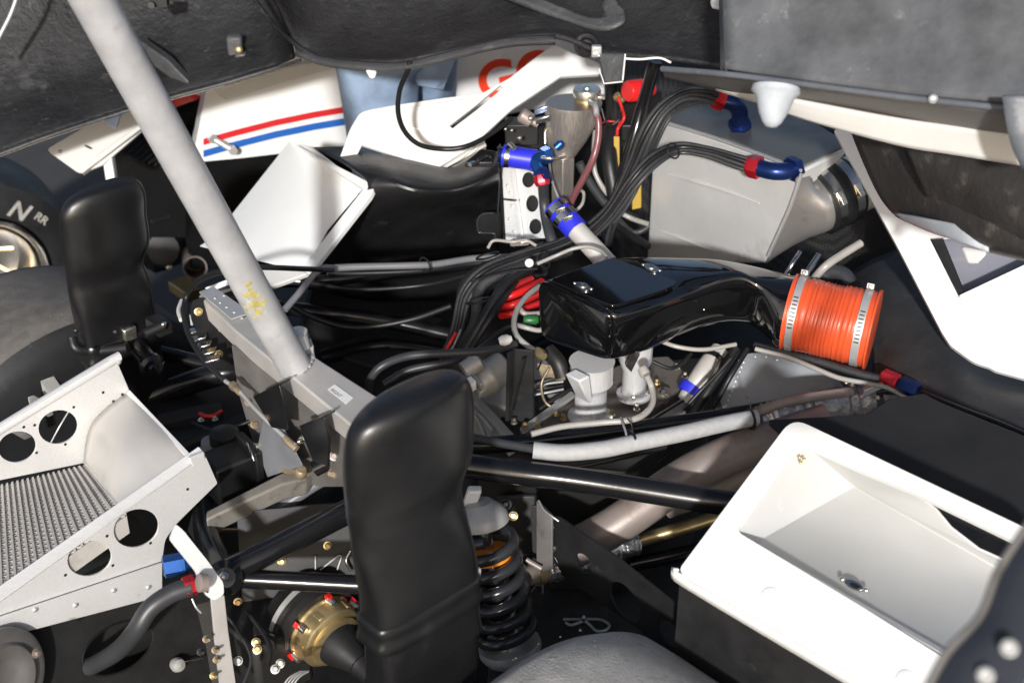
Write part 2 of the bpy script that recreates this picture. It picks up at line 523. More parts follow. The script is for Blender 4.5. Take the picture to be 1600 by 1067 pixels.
m_dark = mat("dark_casting", (.014, .0135, .013), .5, bump=.1, bs=160, var=.3, dust=((.06, .052, .045), .64, 34, .35))
m_navy = mat("navy_cloth", (.008, .012, .05), .7, bump=.3, bs=80, var=.3)
m_glasspl = mat("grey_tinted_window", (.20, .20, .23), .15, var=.05, spec=.6)
m_peg = mat("grey_rubber_cone", (.42, .45, .48), .42, var=.15, vs=25)
m_strap = mat("blue_grey_strap", (.035, .037, .045), .24, var=.2)
# ------------------------------------------------------------------ setting
g = ([Vector((x, y, 0)) for x, y in ((-60, -30), (60, -30), (60, 120), (-60, 120))], [(0, 1, 2, 3)])
o = obj("ground", g, m_ground, smooth=False); o["kind"] = "structure"

A0 = Vector((-.267, 1.69, 0))                 # middle of the rear axle on the ground
def car(f, l, z): return A0 + F * f + L * l + U * z

# the car's floor and its far and forward inner walls
t = thing("undertray", "black floor tray under the whole engine bay of the nearer car", "floor tray", car(.4, 0, .1))
obj("tray", prism([car(-.75, -.62, .1), car(-.75, .62, .1), car(1.7, .62, .1), car(1.7, -.62, .1)], U * .02), m_board, t, bev=.004)
obj("side_skirt", prism([car(.28, -.66, .1), car(1.7, -.66, .1), car(1.7, -.66, .62), car(.5, -.66, .62)], L * .012), m_matte, t)

# ------------------------------------------------------------------ the other white car beyond
bgp = Pl(D(330, 240, 2.95), D(900, 110, 3.10) - D(330, 240, 2.95), U)
t = thing("race_car", "white race car behind, with a red and a blue stripe along its flank", "car", (500, 330, .02))
car_t = t
body = rnd([(300, 252, 0), (325, 128, 0), (420, 60), (1080, -60), (1200, 80), (960, 145), (560, 226), (380, 247, 8), (315, 253, 4)], 20)
obj("body_panel", plate(bgp, body, th=.05), m_white, t, bev=.006)
obj("sill", prism([bgp.on(300, 250, -.06), bgp.on(1150, 80, -.06), bgp.on(1150, 420, -.06), bgp.on(300, 420, -.06)], -bgp.n * .3), m_black, t)
def band(v0, v1): return [(318, 237 + v0)] + [(u, 237 + v0 - (u - 318) * .222 - 5 * sin((u - 318) / 245 * pi)) for u in (370, 430, 490, 563)] + [(u, 237 + v1 - (u - 318) * .222 - 5 * sin((u - 318) / 245 * pi)) for u in (563, 490, 430, 370)] + [(318, 237 + v1)]
obj("red_stripe", plate(bgp, band(-19, -10), th=.004, h=.003), m_stripe_r, t)
obj("blue_stripe", plate(bgp, band(-1, 9), th=.004, h=.003), m_stripe_b, t)
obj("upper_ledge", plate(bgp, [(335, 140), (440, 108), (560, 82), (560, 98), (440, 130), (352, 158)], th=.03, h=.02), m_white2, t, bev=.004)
text("AIR", bgp, 408, 113, 470, 99, 12, m_ylet, t, h=.024, weight=.01)
text("GO", bgp, 750, 158, 850, 134, 58, m_letter, t, h=.003, weight=.028)
lt = obj("latch_pin", J(cyl(bgp.on(333, 217, .006), bgp.on(364, 235, .022), .0065), cyl(bgp.on(330, 216, .0), bgp.on(334, 218, .014), .009), lathe(bgp.on(364, 235, .022), bgp.n, [(-.006, .009), (.006, .009)], 12)), m_alu, t)
pp = Pl(D(260, 150, 3.050), D(345, 180, 2.950) - D(260, 150, 3.050), U)
obj("fin_panel", plate(pp, [(240, 150), (262, 152), (296, 145), (344, 160), (322, 215), (352, 100), (250, 100)], th=.02), m_white2, t, bev=.003)
obj("engine_mass", J(box(D(270, 230, 3.175), Vector((.13, 0, 0)), Vector((0, .05, 0)), U * .2), cyl(D(250, 205, 3.050), D(330, 160, 3.075), .03)), m_black, t)
for i, (u, v, r, a) in enumerate(((360, 284, .02, 1), (384, 300, .02, 1), (345, 275, .016, 0))):
    obj("hose_end", lathe(D(u, v, 3.5), (CAM - D(u, v, 3.5)), [(-.05, r), (0, r), (0, r * .7), (-.03, r * .65)], 18), m_rubber, t)
obj("lower_bar", tube([(130, 232, .5), (190, 245, .5), (300, 275, .5)], 11), m_bar, t)
obj("tail_lamp", lathe(D(305, 158, 3.060), CAM - D(305, 158, 3.060), [(0, .05), (.012, .045), (.018, 0)], 18), m_redp, t)
obj("wishbone", J(tube([(225, 330, .35), (262, 315, .35), (300, 260, .38)], 9), tube([(255, 420, .3), (268, 365, .32), (275, 330, .36), (290, 280, .4)], 9), tube([(235, 395, .25), (262, 372, .25)], 10)), m_tube, t)
obj("wheel_nut", J(*[lathe(D(u, v, 3.3), CAM - D(u, v, 3.3), [(0, .007), (.006, .006), (.007, 0)], 8) for u, v in ((270, 366), (274, 390), (264, 417), (288, 362))]), m_zinc, t)

t = thing("tail_pipe", "round steel pipe mouth poking out beside the far black scoop", "exhaust pipe", (305, 430, .36))
obj("pipe", lathe(Z(305, 419, .38), CAM - Z(305, 419, .38) + U * -.4, [(-.25, .027), (-.005, .0275), (0, .0265), (-.003, .023), (-.12, .022)], 28), m_rust, t)
obj("mount", J(box(Z(290, 452, .38), F * .02, L * .035, U * .012), cyl(Z(280, 452, .37), Z(300, 440, .38), .012)), m_brass, t, bev=.002)

# wheel of the other car
wc = Z(-22, 438, .28); wax = (D(120, 420, 3.1) - D(40, 330, 3.35)).normalized()
wax = Vector((.50, -.80, .0)).normalized()
t = bpy.data.objects.new("wheel", None); COL.objects.link(t); t.parent = car_t
t.location = wc - org[car_t]; org[t] = wc.copy()
t["label"] = "slick tyre with pale N and RR letters and a bright rim at the far left edge"
R0 = .242
obj("tyre", lathe(wc - wax * .25, wax, [(0, .15), (.0, .2), (.02, R0 - .015), (.05, R0), (.2, R0), (.235, R0 - .014), (.25, R0 - .05), (.25, .155), (.235, .150), (.03, .150)], 72), m_side, t)
obj("rim", lathe(wc - wax * .25, wax, [(.238, .148), (.254, .149), (.257, .143), (.247, .134), (.236, .131), (.236, .124), (.226, .118), (.19, .112), (.13, .108), (.1, .05), (.1, .0)], 72, caps=False), m_steel, t)
for i in range(10):
    a = 2 * pi * i / 10
    x, y, _ = basis(wax)
    d = x * cos(a) + y * sin(a)
    obj("spoke", cyl(wc - wax * .17 + d * .03, wc - wax * .13 + d * .10, .010, .008, 8), m_brass, t)
tpl = Pl(wc + wax * .0012, Vector((wax.y, -wax.x, 0)) * -1, U)
text("N", tpl, 9, 335, 40, 347, 27, m_paleprint, t, h=.0005, ext=.001, shear=.2, weight=.02)
text("RR", tpl, 52, 341, 70, 352, 13, m_paleprint, t, h=.0005, ext=.001, weight=.01)

# loose white duct panel of the other car, on its stay
t = thing("propped_duct", "cream white duct lid propped on a grey stay above the far black scoop", "panel", (165, 300, .3))
pl = PN(D(150, 225, 2.75), (.1, -.72, .68))
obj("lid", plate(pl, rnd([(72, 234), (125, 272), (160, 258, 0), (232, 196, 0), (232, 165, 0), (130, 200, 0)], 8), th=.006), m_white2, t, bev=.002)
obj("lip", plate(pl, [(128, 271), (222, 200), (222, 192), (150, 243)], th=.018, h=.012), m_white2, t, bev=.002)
obj("stay", prism([D(159, 245, 2.75), D(175, 245, 2.75), D(181, 285, 2.75), D(165, 285, 2.75)], Vector((0, .02, 0))), m_bar, t, bev=.002)
obj("slot", plate(pl, ell(138, 230, 7, 1.6, 25), th=.002, h=.001), m_rubber, t)
obj("rivet", rivet(pl.on(94, 237), pl.n, .004), m_rust, t)
one("air_box", "black slatted box in shadow between the silver strut and the cream duct lid", "air box",
    J(prism([D(185, 235, 2.95), D(235, 190, 3.05), D(330, 240, 3.1), D(300, 275, 3.0)], Vector((0, .06, -.01))), *[tube([D(188 + i * 9, 240 + i * 3, 2.94), D(236 + i * 9, 196 + i * 4, 3.03)], 3) for i in range(9)]), m_matte)
gh = one("gear_housing", "black ribbed gear housing in the gloom right of the far black scoop", "gearbox", box(Z(262, 330, .3), F * .09, L * .06, U * .12), m_dark)
for i in range(4): obj("rib", box(Z(240 + i * 6, 300 + i * 13, .44), F * .035, L * .004, U * .004), m_dark, gh)
obj("cover", lathe(Z(255, 390, .34), CAM - Z(255, 390, .34), [(0, .04), (.03, .036), (.032, .02)], 20), m_dark, gh)

# bystander's legs beyond the tail
def person():
    t = thing("person", "bystander in blue jeans seen between the white panels", "person", D(604, 150, 2.86) * 1)
    base = D(604, 150, 2.86); base.z = 0
    t.location = base; org[t] = base.copy()
    x = Vector((1, .1, 0)).normalized(); y = Vector((-.1, 1, 0))
    def P(a, b, z): return base + x * a * .8 + y * (b * .8 + .05) + U * z
    def figure(name, joints, edges, m, sub=2):
        me = bpy.data.meshes.new(name)
        me.from_pydata([tuple(p - base) for p, r in joints], edges, [])
        me.materials.append(m); me.shade_smooth()
        o = bpy.data.objects.new(name, me); COL.objects.link(o); o.parent = t; org[o] = base
        md = o.modifiers.new("skin", 'SKIN'); md.use_smooth_shade = True
        for i, (p, r) in enumerate(joints):
            me.skin_vertices[0].data[i].radius = (r, r)
        me.skin_vertices[0].data[0].use_root = True
        q = o.modifiers.new("smooth", 'SUBSURF'); q.levels = q.render_levels = sub
        return o
    figure("body", [(P(.04, 0, .98), .12), (P(.04, 0, 1.2), .12), (P(.05, -.02, 1.42), .11), (P(.06, -.03, 1.53), .05), (P(.06, -.05, 1.62), .085), (P(.06, -.05, 1.72), .085),
                    (P(-.14, 0, 1.42), .05), (P(-.2, .0, 1.15), .042), (P(-.1, -.14, 1.2), .032), (P(-.02, -.16, 1.24), .03),
                    (P(.24, 0, 1.42), .05), (P(.3, .0, 1.15), .042), (P(.2, -.14, 1.24), .032), (P(.12, -.17, 1.28), .03)],
           [(0, 1), (1, 2), (2, 3), (3, 4), (4, 5), (2, 6), (6, 7), (7, 8), (8, 9), (2, 10), (10, 11), (11, 12), (12, 13)], m_skin)
    figure("shirt", [(P(.04, 0, .96), .15), (P(.04, 0, 1.2), .15), (P(.05, -.02, 1.42), .13), (P(-.14, 0, 1.42), .065), (P(-.2, .0, 1.18), .058), (P(.24, 0, 1.42), .065), (P(.3, .0, 1.18), .058)],
           [(0, 1), (1, 2), (2, 3), (3, 4), (2, 5), (5, 6)], m_shirt)
    figure("hair", [(P(.06, -.01, 1.68), .09), (P(.06, -.03, 1.76), .09)], [(0, 1)], m_hair)
    figure("jeans", [(P(.03, 0, .98), .115), (P(-.02, -.02, .86), .09), (P(-.01, -.04, .62), .075), (P(.0, -.02, .45), .07), (P(.0, .02, .1), .06),
                     (P(.09, .1, .86), .09), (P(.10, .16, .62), .064), (P(.09, .2, .45), .06), (P(.08, .24, .1), .055)],
           [(0, 1), (1, 2), (2, 3), (3, 4), (0, 5), (5, 6), (6, 7), (7, 8)], m_denim)
    for a, b in ((.0, .0), (.12, .22)):
        figure("shoe", [(P(a, b + .04, .05), .05), (P(a, b - .2, .035), .038)], [(0, 1)], m_rubber)
person()
one("folded_tarpaulin", "dark navy cloth hanging beyond the top left corner of the cover", "cloth",
    surf([[D(-90, 90, 4.6), D(-20, 80, 4.5), D(40, 80, 4.6), D(110, 60, 4.5)], [D(-90, -10, 4.5), D(-20, -10, 4.6), D(40, -20, 4.45), D(110, -20, 4.6)], [D(-90, -120, 4.5), D(-20, -120, 4.5), D(40, -120, 4.6), D(110, -120, 4.5)]]), m_navy, sol=.01)

# ------------------------------------------------------------------ this car's left shoulder skin
t = thing("shoulder_panel", "white bodywork shoulder with a long slot, rising behind the black duct", "body panel", (600, 260, .8))
pl = PN(D(650, 230, 2.6), (.12, -.62, .78))
sh = rnd([(531, 247, 0), (547, 202), (562, 177), (577, 172), (622, 164), (698, 153, 2), (752, 147), (797, 122, 3), (840, 88, 2), (866, 70), (895, 84), (937, 99), (941, 116), (876, 120, 0), (800, 171), (735, 231), (682, 264, 5), (650, 254), (566, 226, 2), (556, 246, 0)], 8)
obj("skin", plate(pl, sh, [[(702, 197), (741, 167), (782, 133), (787, 137), (745, 172), (707, 201)]], th=.008), m_white, t, bev=.003)
obj("fold", plate(pl, [(625, 170), (698, 158), (748, 152), (700, 196), (680, 206), (640, 200)], th=.004, h=.004), m_white, t, bev=.003)
obj("dimple", lathe(pl.on(585, 200), pl.n, [(0, .009), (.0015, .009), (.002, .007)], 20), m_white, t)
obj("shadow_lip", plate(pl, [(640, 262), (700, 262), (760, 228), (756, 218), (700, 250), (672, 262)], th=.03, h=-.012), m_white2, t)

# ------------------------------------------------------------------ the raised engine cover (seen from inside)
t = thing("engine_cover", "raised engine cover showing its rough black fibreglass inside", "engine cover", D(560, 95, 2.430))
def row(pts, dv, dd):                         # points further up the cover, leaning away or forward
    return [D(u + q, v + dv, d + dd) for u, v, d, q in pts]
e0 = [(-60, 262, 2.480, 0), (60, 217, 2.500, 0), (150, 187, 2.530, 0), (260, 153, 2.550, 0), (350, 129, 2.550, 0), (420, 108, 2.540, 0), (470, 92, 2.510, -10)]
obj("side_shell", surf([row(e0, 0, 0), row(e0, -12, .01), row([(u, v, d, q * 3) for u, v, d, q in e0], -80, .09), row([(u, v, d, q * 6 - 10) for u, v, d, q in e0], -180, .12), row([(u, v, d, q * 8 - 20) for u, v, d, q in e0], -300, .1)], 6, 8), m_fibre, t, sol=.008, off=-1)
h0 = [(470, 88, 2.500), (510, 97, 2.460), (560, 101, 2.430), (620, 102, 2.400), (690, 90, 2.380), (790, 68, 2.350), (870, 62, 2.330), (930, 84, 2.310), (985, 92, 2.280), (1060, 98, 2.250), (1150, 112, 2.210)]
bulge = [.0, .1, .16, .2, .22, .22, .2, .14, .1, .08, .05]
sk = [-30, -26, -22, -16, -8, 0, 4, 6, 8, 8, 8]
obj("hump_shell", surf([[D(u, v, d) for u, v, d in h0], [D(u + s * .3, v - 16, d + b * .35) for (u, v, d), b, s in zip(h0, bulge, sk)],
                        [D(u + s, v - 60, d + b * .8) for (u, v, d), b, s in zip(h0, bulge, sk)], [D(u + s * 2, v - 130, d + b) for (u, v, d), b, s in zip(h0, bulge, sk)],
                        [D(u + s * 3, v - 260, d + b * 1.05) for (u, v, d), b, s in zip(h0, bulge, sk)]], 6, 8), m_fibre, t, sol=.008, off=-1)
rim = [(462, 84, 2.480), (500, 98, 2.440), (545, 105, 2.410), (600, 109, 2.380), (640, 106, 2.370), (700, 92, 2.360), (790, 71, 2.330), (868, 66, 2.310)]
obj("edge_flange", surf([[D(u, v - 10, d + .01) for u, v, d in rim], [D(u, v - 2, d - .012) for u, v, d in rim], [D(u, v + 3, d + .005) for u, v, d in rim]], 6, 4), m_rib, t, sol=.003)
obj("seam", tube([D(385, -20, 2.540), D(420, 30, 2.500), (450, 60, 0) and D(452, 62, 2.480), D(480, 82, 2.460), D(520, 97, 2.430), D(575, 103, 2.400), D(640, 100, 2.370)], 7), m_fibre, t)
obj("edge_trim", tube([D(u, v + 2, d - .01) for u, v, d, q in e0], 5), m_rib, t)
obj("outer_skin_edge", tube([D(u, v + 5, d + .012) for u, v, d, q in e0[:5]], 3), m_white2, t)
obj("arch_trim", tube([D(-15, 85, 2.480), D(2, 52, 2.480), D(17, 22, 2.480), D(28, -12, 2.480), D(34, -60, 2.480)], 7), m_alu, t)
# ridge crossing the hump, gusset, latch and tabs
obj("raised_rib", surf([[D(1180, -60, 2.200), D(1090, -20, 2.280), D(985, 8, 2.380), D(975, 38, 2.360), D(925, 46, 2.380), D(800, 0, 2.480), D(740, -30, 2.520)],
                        [D(1170, -75, 2.220), D(1075, -36, 2.310), D(950, -2, 2.420), D(945, 28, 2.390), D(905, 26, 2.410), D(800, -20, 2.510), D(740, -50, 2.540)]], 5, 4), m_rib, t, sol=.012)
obj("stiffener", prism([D(215, 62, 2.585), D(262, 95, 2.555), D(296, 130, 2.545), D(288, 139, 2.565), D(240, 105, 2.575)], Vector((0, .03, 0))), m_rib, t, bev=.004)
lp = thing  # (latches are parts of the cover)
lt = obj("latch_block", J(box(D(368, 72, 2.585), Vector((.014, 0, 0)), Vector((0, .012, 0)), U * .02), box(D(378, 92, 2.585), Vector((.011, 0, 0)), Vector((0, .012, 0)), U * .014)), m_rib, t, bev=.005)
obj("latch_screw", rivet(D(373, 78, 2.563), Vector((0, -1, .3)), .008), m_brass, lt)
lt = obj("latch_cup", lathe(D(916, 72, 2.330), Vector((0, -1, .1)), [(-.02, .02), (0, .02), (.004, .015), (-.004, .009)], 24), m_fibre, t)
obj("latch_hook", J(box(D(932, 80, 2.280), Vector((.008, 0, 0)), Vector((0, .006, 0)), U * .009), tube([D(925, 88, 2.280), D(938, 87, 2.270)], 6)), m_alu, lt, bev=.002)
obj("hanging_tab", prism([D(935, 84, 2.280), D(977, 85, 2.260), D(973, 128, 2.260), D(944, 130, 2.280)], Vector((0, .006, 0))), m_rib, t, bev=.003)
obj("tab_edge", J(tube([D(977, 85, 2.255), D(973, 126, 2.255)], 3), tube([D(973, 128, 2.255), D(944, 131, 2.275)], 3), tube([D(944, 131, 2.275), D(936, 108, 2.275)], 2)), m_white2, t)
obj("locating_tooth", prism([D(162, 190, 2.520), D(187, 184, 2.520), D(181, 204, 2.510)], Vector((0, .02, 0))), m_fibre2, t, bev=.002)
obj("locating_tooth", prism([D(570, 111, 2.380), D(589, 112, 2.380), D(586, 124, 2.380), D(578, 125, 2.380)], Vector((0, .012, 0))), m_white, t, bev=.004)
obj("torn_edge", J(tube([D(978, 92, 2.260), D(1000, 93, 2.250), D(1030, 91, 2.240), D(1048, 98, 2.230)], 4)), m_white, t)
obj("screw_end", J(cyl(D(240, 3, 2.560), D(236, 9, 2.520), .006), box(D(250, 2, 2.540), Vector((.014, 0, 0)), Vector((0, .01, 0)), U * .008)), m_dark, t)
one("release_cable", "thin black cable hanging in a loop from the middle of the cover", "cable",
    tube([D(640, 96, 2.36), D(637, 112, 2.37), D(625, 140, 2.40), D(622, 175, 2.43), D(632, 205, 2.46), D(655, 226, 2.48), D(690, 233, 2.5), D(725, 230, 2.5), D(760, 214, 2.52), D(800, 185, 2.55)], 8), m_rubber)

# near right hand wing of the same cover: its blurred inner skin
t = thing("wing_liner", "blurred scuffed grey inner panel filling the top right corner", "body panel", D(1370, 170, 1.543))
obj("inner_skin", surf([[D(1138, 112, 1.768), D(1250, 128, 1.715), D(1400, 148, 1.655), D(1520, 160, 1.595), D(1720, 178, 1.520), D(2150, 215, 1.22)],
                        [D(1137, 60, 1.783), D(1250, 70, 1.731), D(1400, 80, 1.671), D(1520, 90, 1.611), D(1720, 95, 1.535), D(2150, 110, 1.24)],
                        [D(1135, -40, 1.805), D(1250, -40, 1.752), D(1400, -40, 1.693), D(1520, -40, 1.633), D(1720, -40, 1.550), D(2150, -50, 1.26)],
                        [D(1135, -200, 1.843), D(1250, -200, 1.790), D(1400, -200, 1.730), D(1520, -200, 1.655), D(1720, -200, 1.580), D(2150, -220, 1.30)]]), m_wing, t, sol=.01, off=-1)
obj("edge_return", surf([[D(1138, 115, 1.768), D(1137, 60, 1.783), D(1135, -40, 1.805), D(1135, -200, 1.843)], [D(1128, 112, 1.880), D(1127, 60, 1.895), D(1125, -40, 1.925), D(1125, -200, 1.955)]], 3, 2), m_fibre2, t, sol=.004)
obj("corner_scrap", prism([D(1112, 0, 1.993), D(1140, -6, 1.955), D(1140, 22, 1.955), D(1112, 16, 1.993)], Vector((0, .02, 0))), m_white, t, bev=.004)
lg = [(1035, 108, 1.895), (1140, 117, 1.768), (1250, 131, 1.715), (1400, 151, 1.655), (1520, 164, 1.595), (1720, 184, 1.520), (2150, 222, 1.22)]
obj("flange_bead", tube([D(u, v, d - .01) for u, v, d in lg], 11), m_fibre2, t)
fo = [8, 22, 32, 40, 44, 50, 60]
obj("flange", surf([[D(u, v + 2, d) for u, v, d in lg], [D(u + 2, v + k * .5, d + .04) for (u, v, d), k in zip(lg, fo)], [D(u + 4, v + k + 4, d + .09) for (u, v, d), k in zip(lg, fo)]], 4, 3), m_web, t, sol=.004)
lw = [(1120, 136, 1.88, 3), (1200, 154, 1.81, 10), (1260, 166, 1.77, 20), (1400, 192, 1.72, 33), (1500, 206, 1.68, 36), (1720, 236, 1.59, 40), (2150, 285, 1.29, 46)]
obj("skin_lip", surf([[D(u, v - 8, d - .01) for u, v, d, k in lw], [D(u, v + k * .4, d) for u, v, d, k in lw], [D(u, v + k, d + .01) for u, v, d, k in lw]], 4, 3), m_white2, t, sol=.006)
obj("flange_screw", rivet(D(1458, 155, 1.611), Vector((-.1, -1, .2)), .006), m_alu, t)
pg = D(1213, 136, 1.62)
obj("stop_cone", lathe(pg, D(1206, 190, 1.62) - pg, [(0, .027), (.006, .028), (.012, .022), (.03, .0165), (.041, .011), (.046, .006), (.047, 0)], 28), m_peg, t)
obj("hinge_strap", surf([[D(1566, 150, 1.520), D(1572, 190, 1.527), D(1580, 225, 1.535), D(1598, 262, 1.543)], [D(1640, 150, 1.505), D(1640, 190, 1.513), D(1640, 225, 1.520), D(1640, 262, 1.527)]], 5, 3), m_fibre2, t, sol=.008)

# arch liner hanging under the wing
t = thing("arch_liner", "dusty dark arch liner bulging below the blurred wing panel", "wheel arch", D(1480, 360, 1.731))
obj("liner", surf([[D(1322, 180, 1.993), D(1400, 190, 1.895), D(1500, 205, 1.805), D(1720, 230, 1.655)],
                   [D(1352, 255, 2.000), D(1420, 265, 1.880), D(1510, 280, 1.775), D(1720, 300, 1.625)],
                   [D(1378, 308, 2.000), D(1440, 325, 1.865), D(1520, 345, 1.752), D(1720, 370, 1.595)],
                   [D(1402, 336, 1.985), D(1460, 358, 1.865), D(1530, 380, 1.760), D(1720, 420, 1.611)],
                   [D(1415, 340, 2.031), D(1480, 366, 1.925), D(1550, 392, 1.820), D(1720, 430, 1.671)]], 6, 6), m_arch, t, sol=.006)
obj("outer_bulge", surf([[D(1408, 215, 1.843), D(1470, 215, 1.783), D(1560, 225, 1.715), D(1720, 245, 1.617)],
                   [D(1432, 275, 1.843), D(1490, 275, 1.760), D(1570, 285, 1.685), D(1720, 310, 1.580)],
                   [D(1462, 325, 1.843), D(1520, 332, 1.752), D(1590, 345, 1.671), D(1720, 370, 1.565)],
                   [D(1535, 372, 1.820), D(1575, 382, 1.752), D(1620, 395, 1.685), D(1720, 420, 1.580)]], 6, 6), m_arch, t, sol=.006)
obj("worn_edge", surf([[D(1398, 333, 1.955), D(1440, 340, 1.851), D(1500, 352, 1.775), D(1545, 372, 1.745)], [D(1412, 343, 1.940), D(1455, 362, 1.843), D(1505, 380, 1.768), D(1545, 394, 1.745)]], 6, 4), m_peg, t, sol=.004)
obj("drip_tab", prism([D(1503, 388, 1.775), D(1545, 396, 1.745), D(1528, 413, 1.752), D(1512, 414, 1.768)], Vector((0, .01, 0))), m_white, t, bev=.004)

# white right flank with its window
t = thing("flank_panel", "white right flank panel with a small three-sided window opening", "body panel", D(1500, 540, 1.7))
pl = PN(D(1480, 480, 2.2), (-.2, -.62, .76))
fl = rnd([(1303, 205, 3), (1312, 196, 3), (1336, 203, 3), (1362, 268), (1385, 305), (1420, 330), (1560, 372, 0), (1800, 380, 0), (1800, 660, 0), (1600, 592, 0), (1556, 580, 3), (1545, 574, 2), (1522, 567), (1485, 540, 4), (1472, 520, 3), (1402, 385)], 12)
obj("skin", plate(pl, fl, [[(1452, 372), (1800, 350), (1800, 372), (1610, 412), (1497, 462)]], th=.009), m_white, t, bev=.003)
obj("window_edge", prism([pl.on(1452, 370, -.004), pl.on(1497, 463, -.004), pl.on(1508, 456, -.004), pl.on(1474, 372, -.004)], -pl.n * .06), m_rubber, t, bev=.002)
obj("window_pane", plate(pl, [(1440, 365), (1800, 345), (1800, 380), (1610, 415), (1495, 465)], th=.004, h=-.05), m_glasspl, t)
obj("sill_lip", plate(pl, [(1497, 462), (1612, 408), (1700, 384), (1700, 394), (1615, 422), (1505, 470)], th=.02, h=.008), m_white, t, bev=.003)
obj("dimple", lathe(pl.on(1548, 552), pl.n, [(0, .014), (.001, .014), (.0016, .011)], 24), m_white, t)
# ------------------------------------------------------------------ tyres of this car
def slick(name, label, inner, sgn, m):
    """inner: centre of the inner side; sgn: towards the outer side along L"""
    ax = L * sgn
    t = thing(name, label, "tyre", inner - U * .33)
    R = .33; w = .31
    obj("tread", lathe(inner, ax, [(-.0, .2), (.0, .25), (.008, R - .05), (.022, R - .018), (.045, R - .002), (.09, R), (w - .06, R), (w - .03, R - .008), (w - .008, R - .03), (w, R - .07), (w, .2)], 96), m, t)
    rt = random.Random(3)
    gr = []
    for i in range(260):
        q = rt.uniform(-.75, .55); sx = rt.uniform(.012, w - .03); k = rt.uniform(.0003, .0009) * (1 if rt.random() < .85 else 1.7)
        rr = R - (.010 if sx < .045 or sx > w - .06 else .0012)
        nn = U * cos(q) + F * sin(q)
        p = inner + ax * sx + nn * rr
        u1 = (F * cos(q) - U * sin(q))
        gr.append(box(p, u1 * k * rt.uniform(.6, 1.6), ax * k * rt.uniform(.6, 1.4), nn * k * .7))
    obj("grit", J(*gr), m_grit, t, stuff=True, smooth=False)
    obj("rim", lathe(inner, ax, [(.004, .2), (.004, .21), (.012, .205), (.05, .19), (.14, .185), (.2, .1), (.2, 0)], 64), m_dark, t)
    return t
ic = Z(955, 988, .66) - L * .0; ic.z = .303; ic.x -= .14
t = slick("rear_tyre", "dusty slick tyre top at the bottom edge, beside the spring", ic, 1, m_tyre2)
ic = Z(196, 482, .66); ic.z = .292; ic.x -= .10
t = slick("rear_tyre", "dusty slick tyre behind the far black scoop", ic, -1, m_tyre)
obj("inner_wall", lathe(ic + L * .003, L, [(-.02, .326), (-.004, .31), (.004, .29), (.006, .24), (.0, .2)], 96), m_side, t)
fin = None
for i, (u0, v0, u1, v1, w) in enumerate(((113, 550, 130, 586, 18), (72, 584, 93, 614, 19), (46, 612, 75, 626, 8), (20, 648, 40, 660, 12))):
    a, b = Z(u0, v0, .56), Z(u1, v1, .52)
    x = (b - a) * .5; y = F * (w / 2 * 2.25 / FPX / .75)
    obj("cooling_blade", box((a + b) / 2 - U * .02, x, y, U * .012), m_castl, t, bev=.002)

# ------------------------------------------------------------------ the two black scoops
def scoop(label, yy, rows, base, flange, near, exv, exr):
    pl = Pl(Vector((0, yy, 0)), Vector((1, 0, 0)), U)
    t = thing("intake_scoop", label, "scoop", pl.on(*base), "black scoops over the rear uprights")
    rings = []
    n = 40
    for v, l, r, ap in rows:
        c = pl.on((l + r) / 2, v)
        ring = []
        for i in range(n):
            a = 2 * pi * i / n
            ex = 2.35 + 5 * min(1, max(0, (v - exv) / exr))
            x = abs(cos(a)) ** (2 / ex) * (1 if cos(a) > 0 else -1); y = abs(sin(a)) ** (2 / ex) * (1 if sin(a) > 0 else -1)
            # flatter towards the mouth (forward), rounder towards the back
            ring.append(F * x * .085 * ap + L * y * .036 * ap * (1 - .2 * (x < 0) * abs(x) ** 2))
        us = [800 + q for q in (0,)]
        # scale and slide the ring so that it is seen exactly as wide as it should be
        sc, mid = 1.0, c.copy()
        for _ in range(4):
            uu = [800 + FPX * ((mid + q * sc).x) / dep(mid + q * sc) for q in ring]
            lo, hi = min(uu), max(uu)
            sc *= (r - l) / (hi - lo)
            mid.x += ((l + r) / 2 - (lo + hi) / 2) * dep(mid) / FPX * .9
        rings.append([mid + q * sc for q in ring])
    # resample smoothly over height
    cols = [crom(list(c), 4)[0] for c in zip(*rings)]
    rings2 = list(zip(*cols))
    hood = obj("hood", skin_rings([list(r) for r in rings2]), m_snork, t, ang=60)
    # mouth rim along the front edge
    rimpts = [max(r, key=lambda p: p.dot(F) + p.dot(L) * .9) for r in rings2[:-6:4]]
    obj("mouth_rim", sweep(rimpts, .0022, 6, 3), m_snork, t)
    # clamped collar at the foot
    r0 = list(rings2[flange])
    cc = sum(r0, Vector((0, 0, 0))) / n
    def big(k, dz): return [cc + (p - cc) * k + U * dz for p in r0]
    obj("collar", skin_rings([big(1.0, .014), big(1.05, .012), big(1.075, .005), big(1.05, -.001), big(1.05, -.010), big(1.09, -.014), big(1.10, -.022), big(1.06, -.027), big(.99, -.027)], caps=True), m_snork, t, ang=50)
    obj("lower_duct", skin_rings([big(.98, -.02), big(.99, -.09), big(1.02, -.2), big(1.05, -.3)]), m_snork, t, ang=50)
    return t, cc, r0
rows_n = [(1010, 575, 752, 1), (985, 573, 748, 1), (950, 566, 746, 1), (900, 561, 743, 1), (850, 553, 731, 1), (815, 548, 722, 1), (790, 545, 719, 1), (768, 541, 726, 1), (745, 539, 735, 1), (700, 535, 738, 1), (660, 537, 738, 1), (637, 544, 735, 1), (622, 557, 729, 1), (612, 580, 717, 1), (606, 612, 696, 1)]
t, cc, r0 = scoop("larger black scoop, standing in front of the spring at the middle", 1.318, rows_n, (660, 960), 9, True, 820, 120)
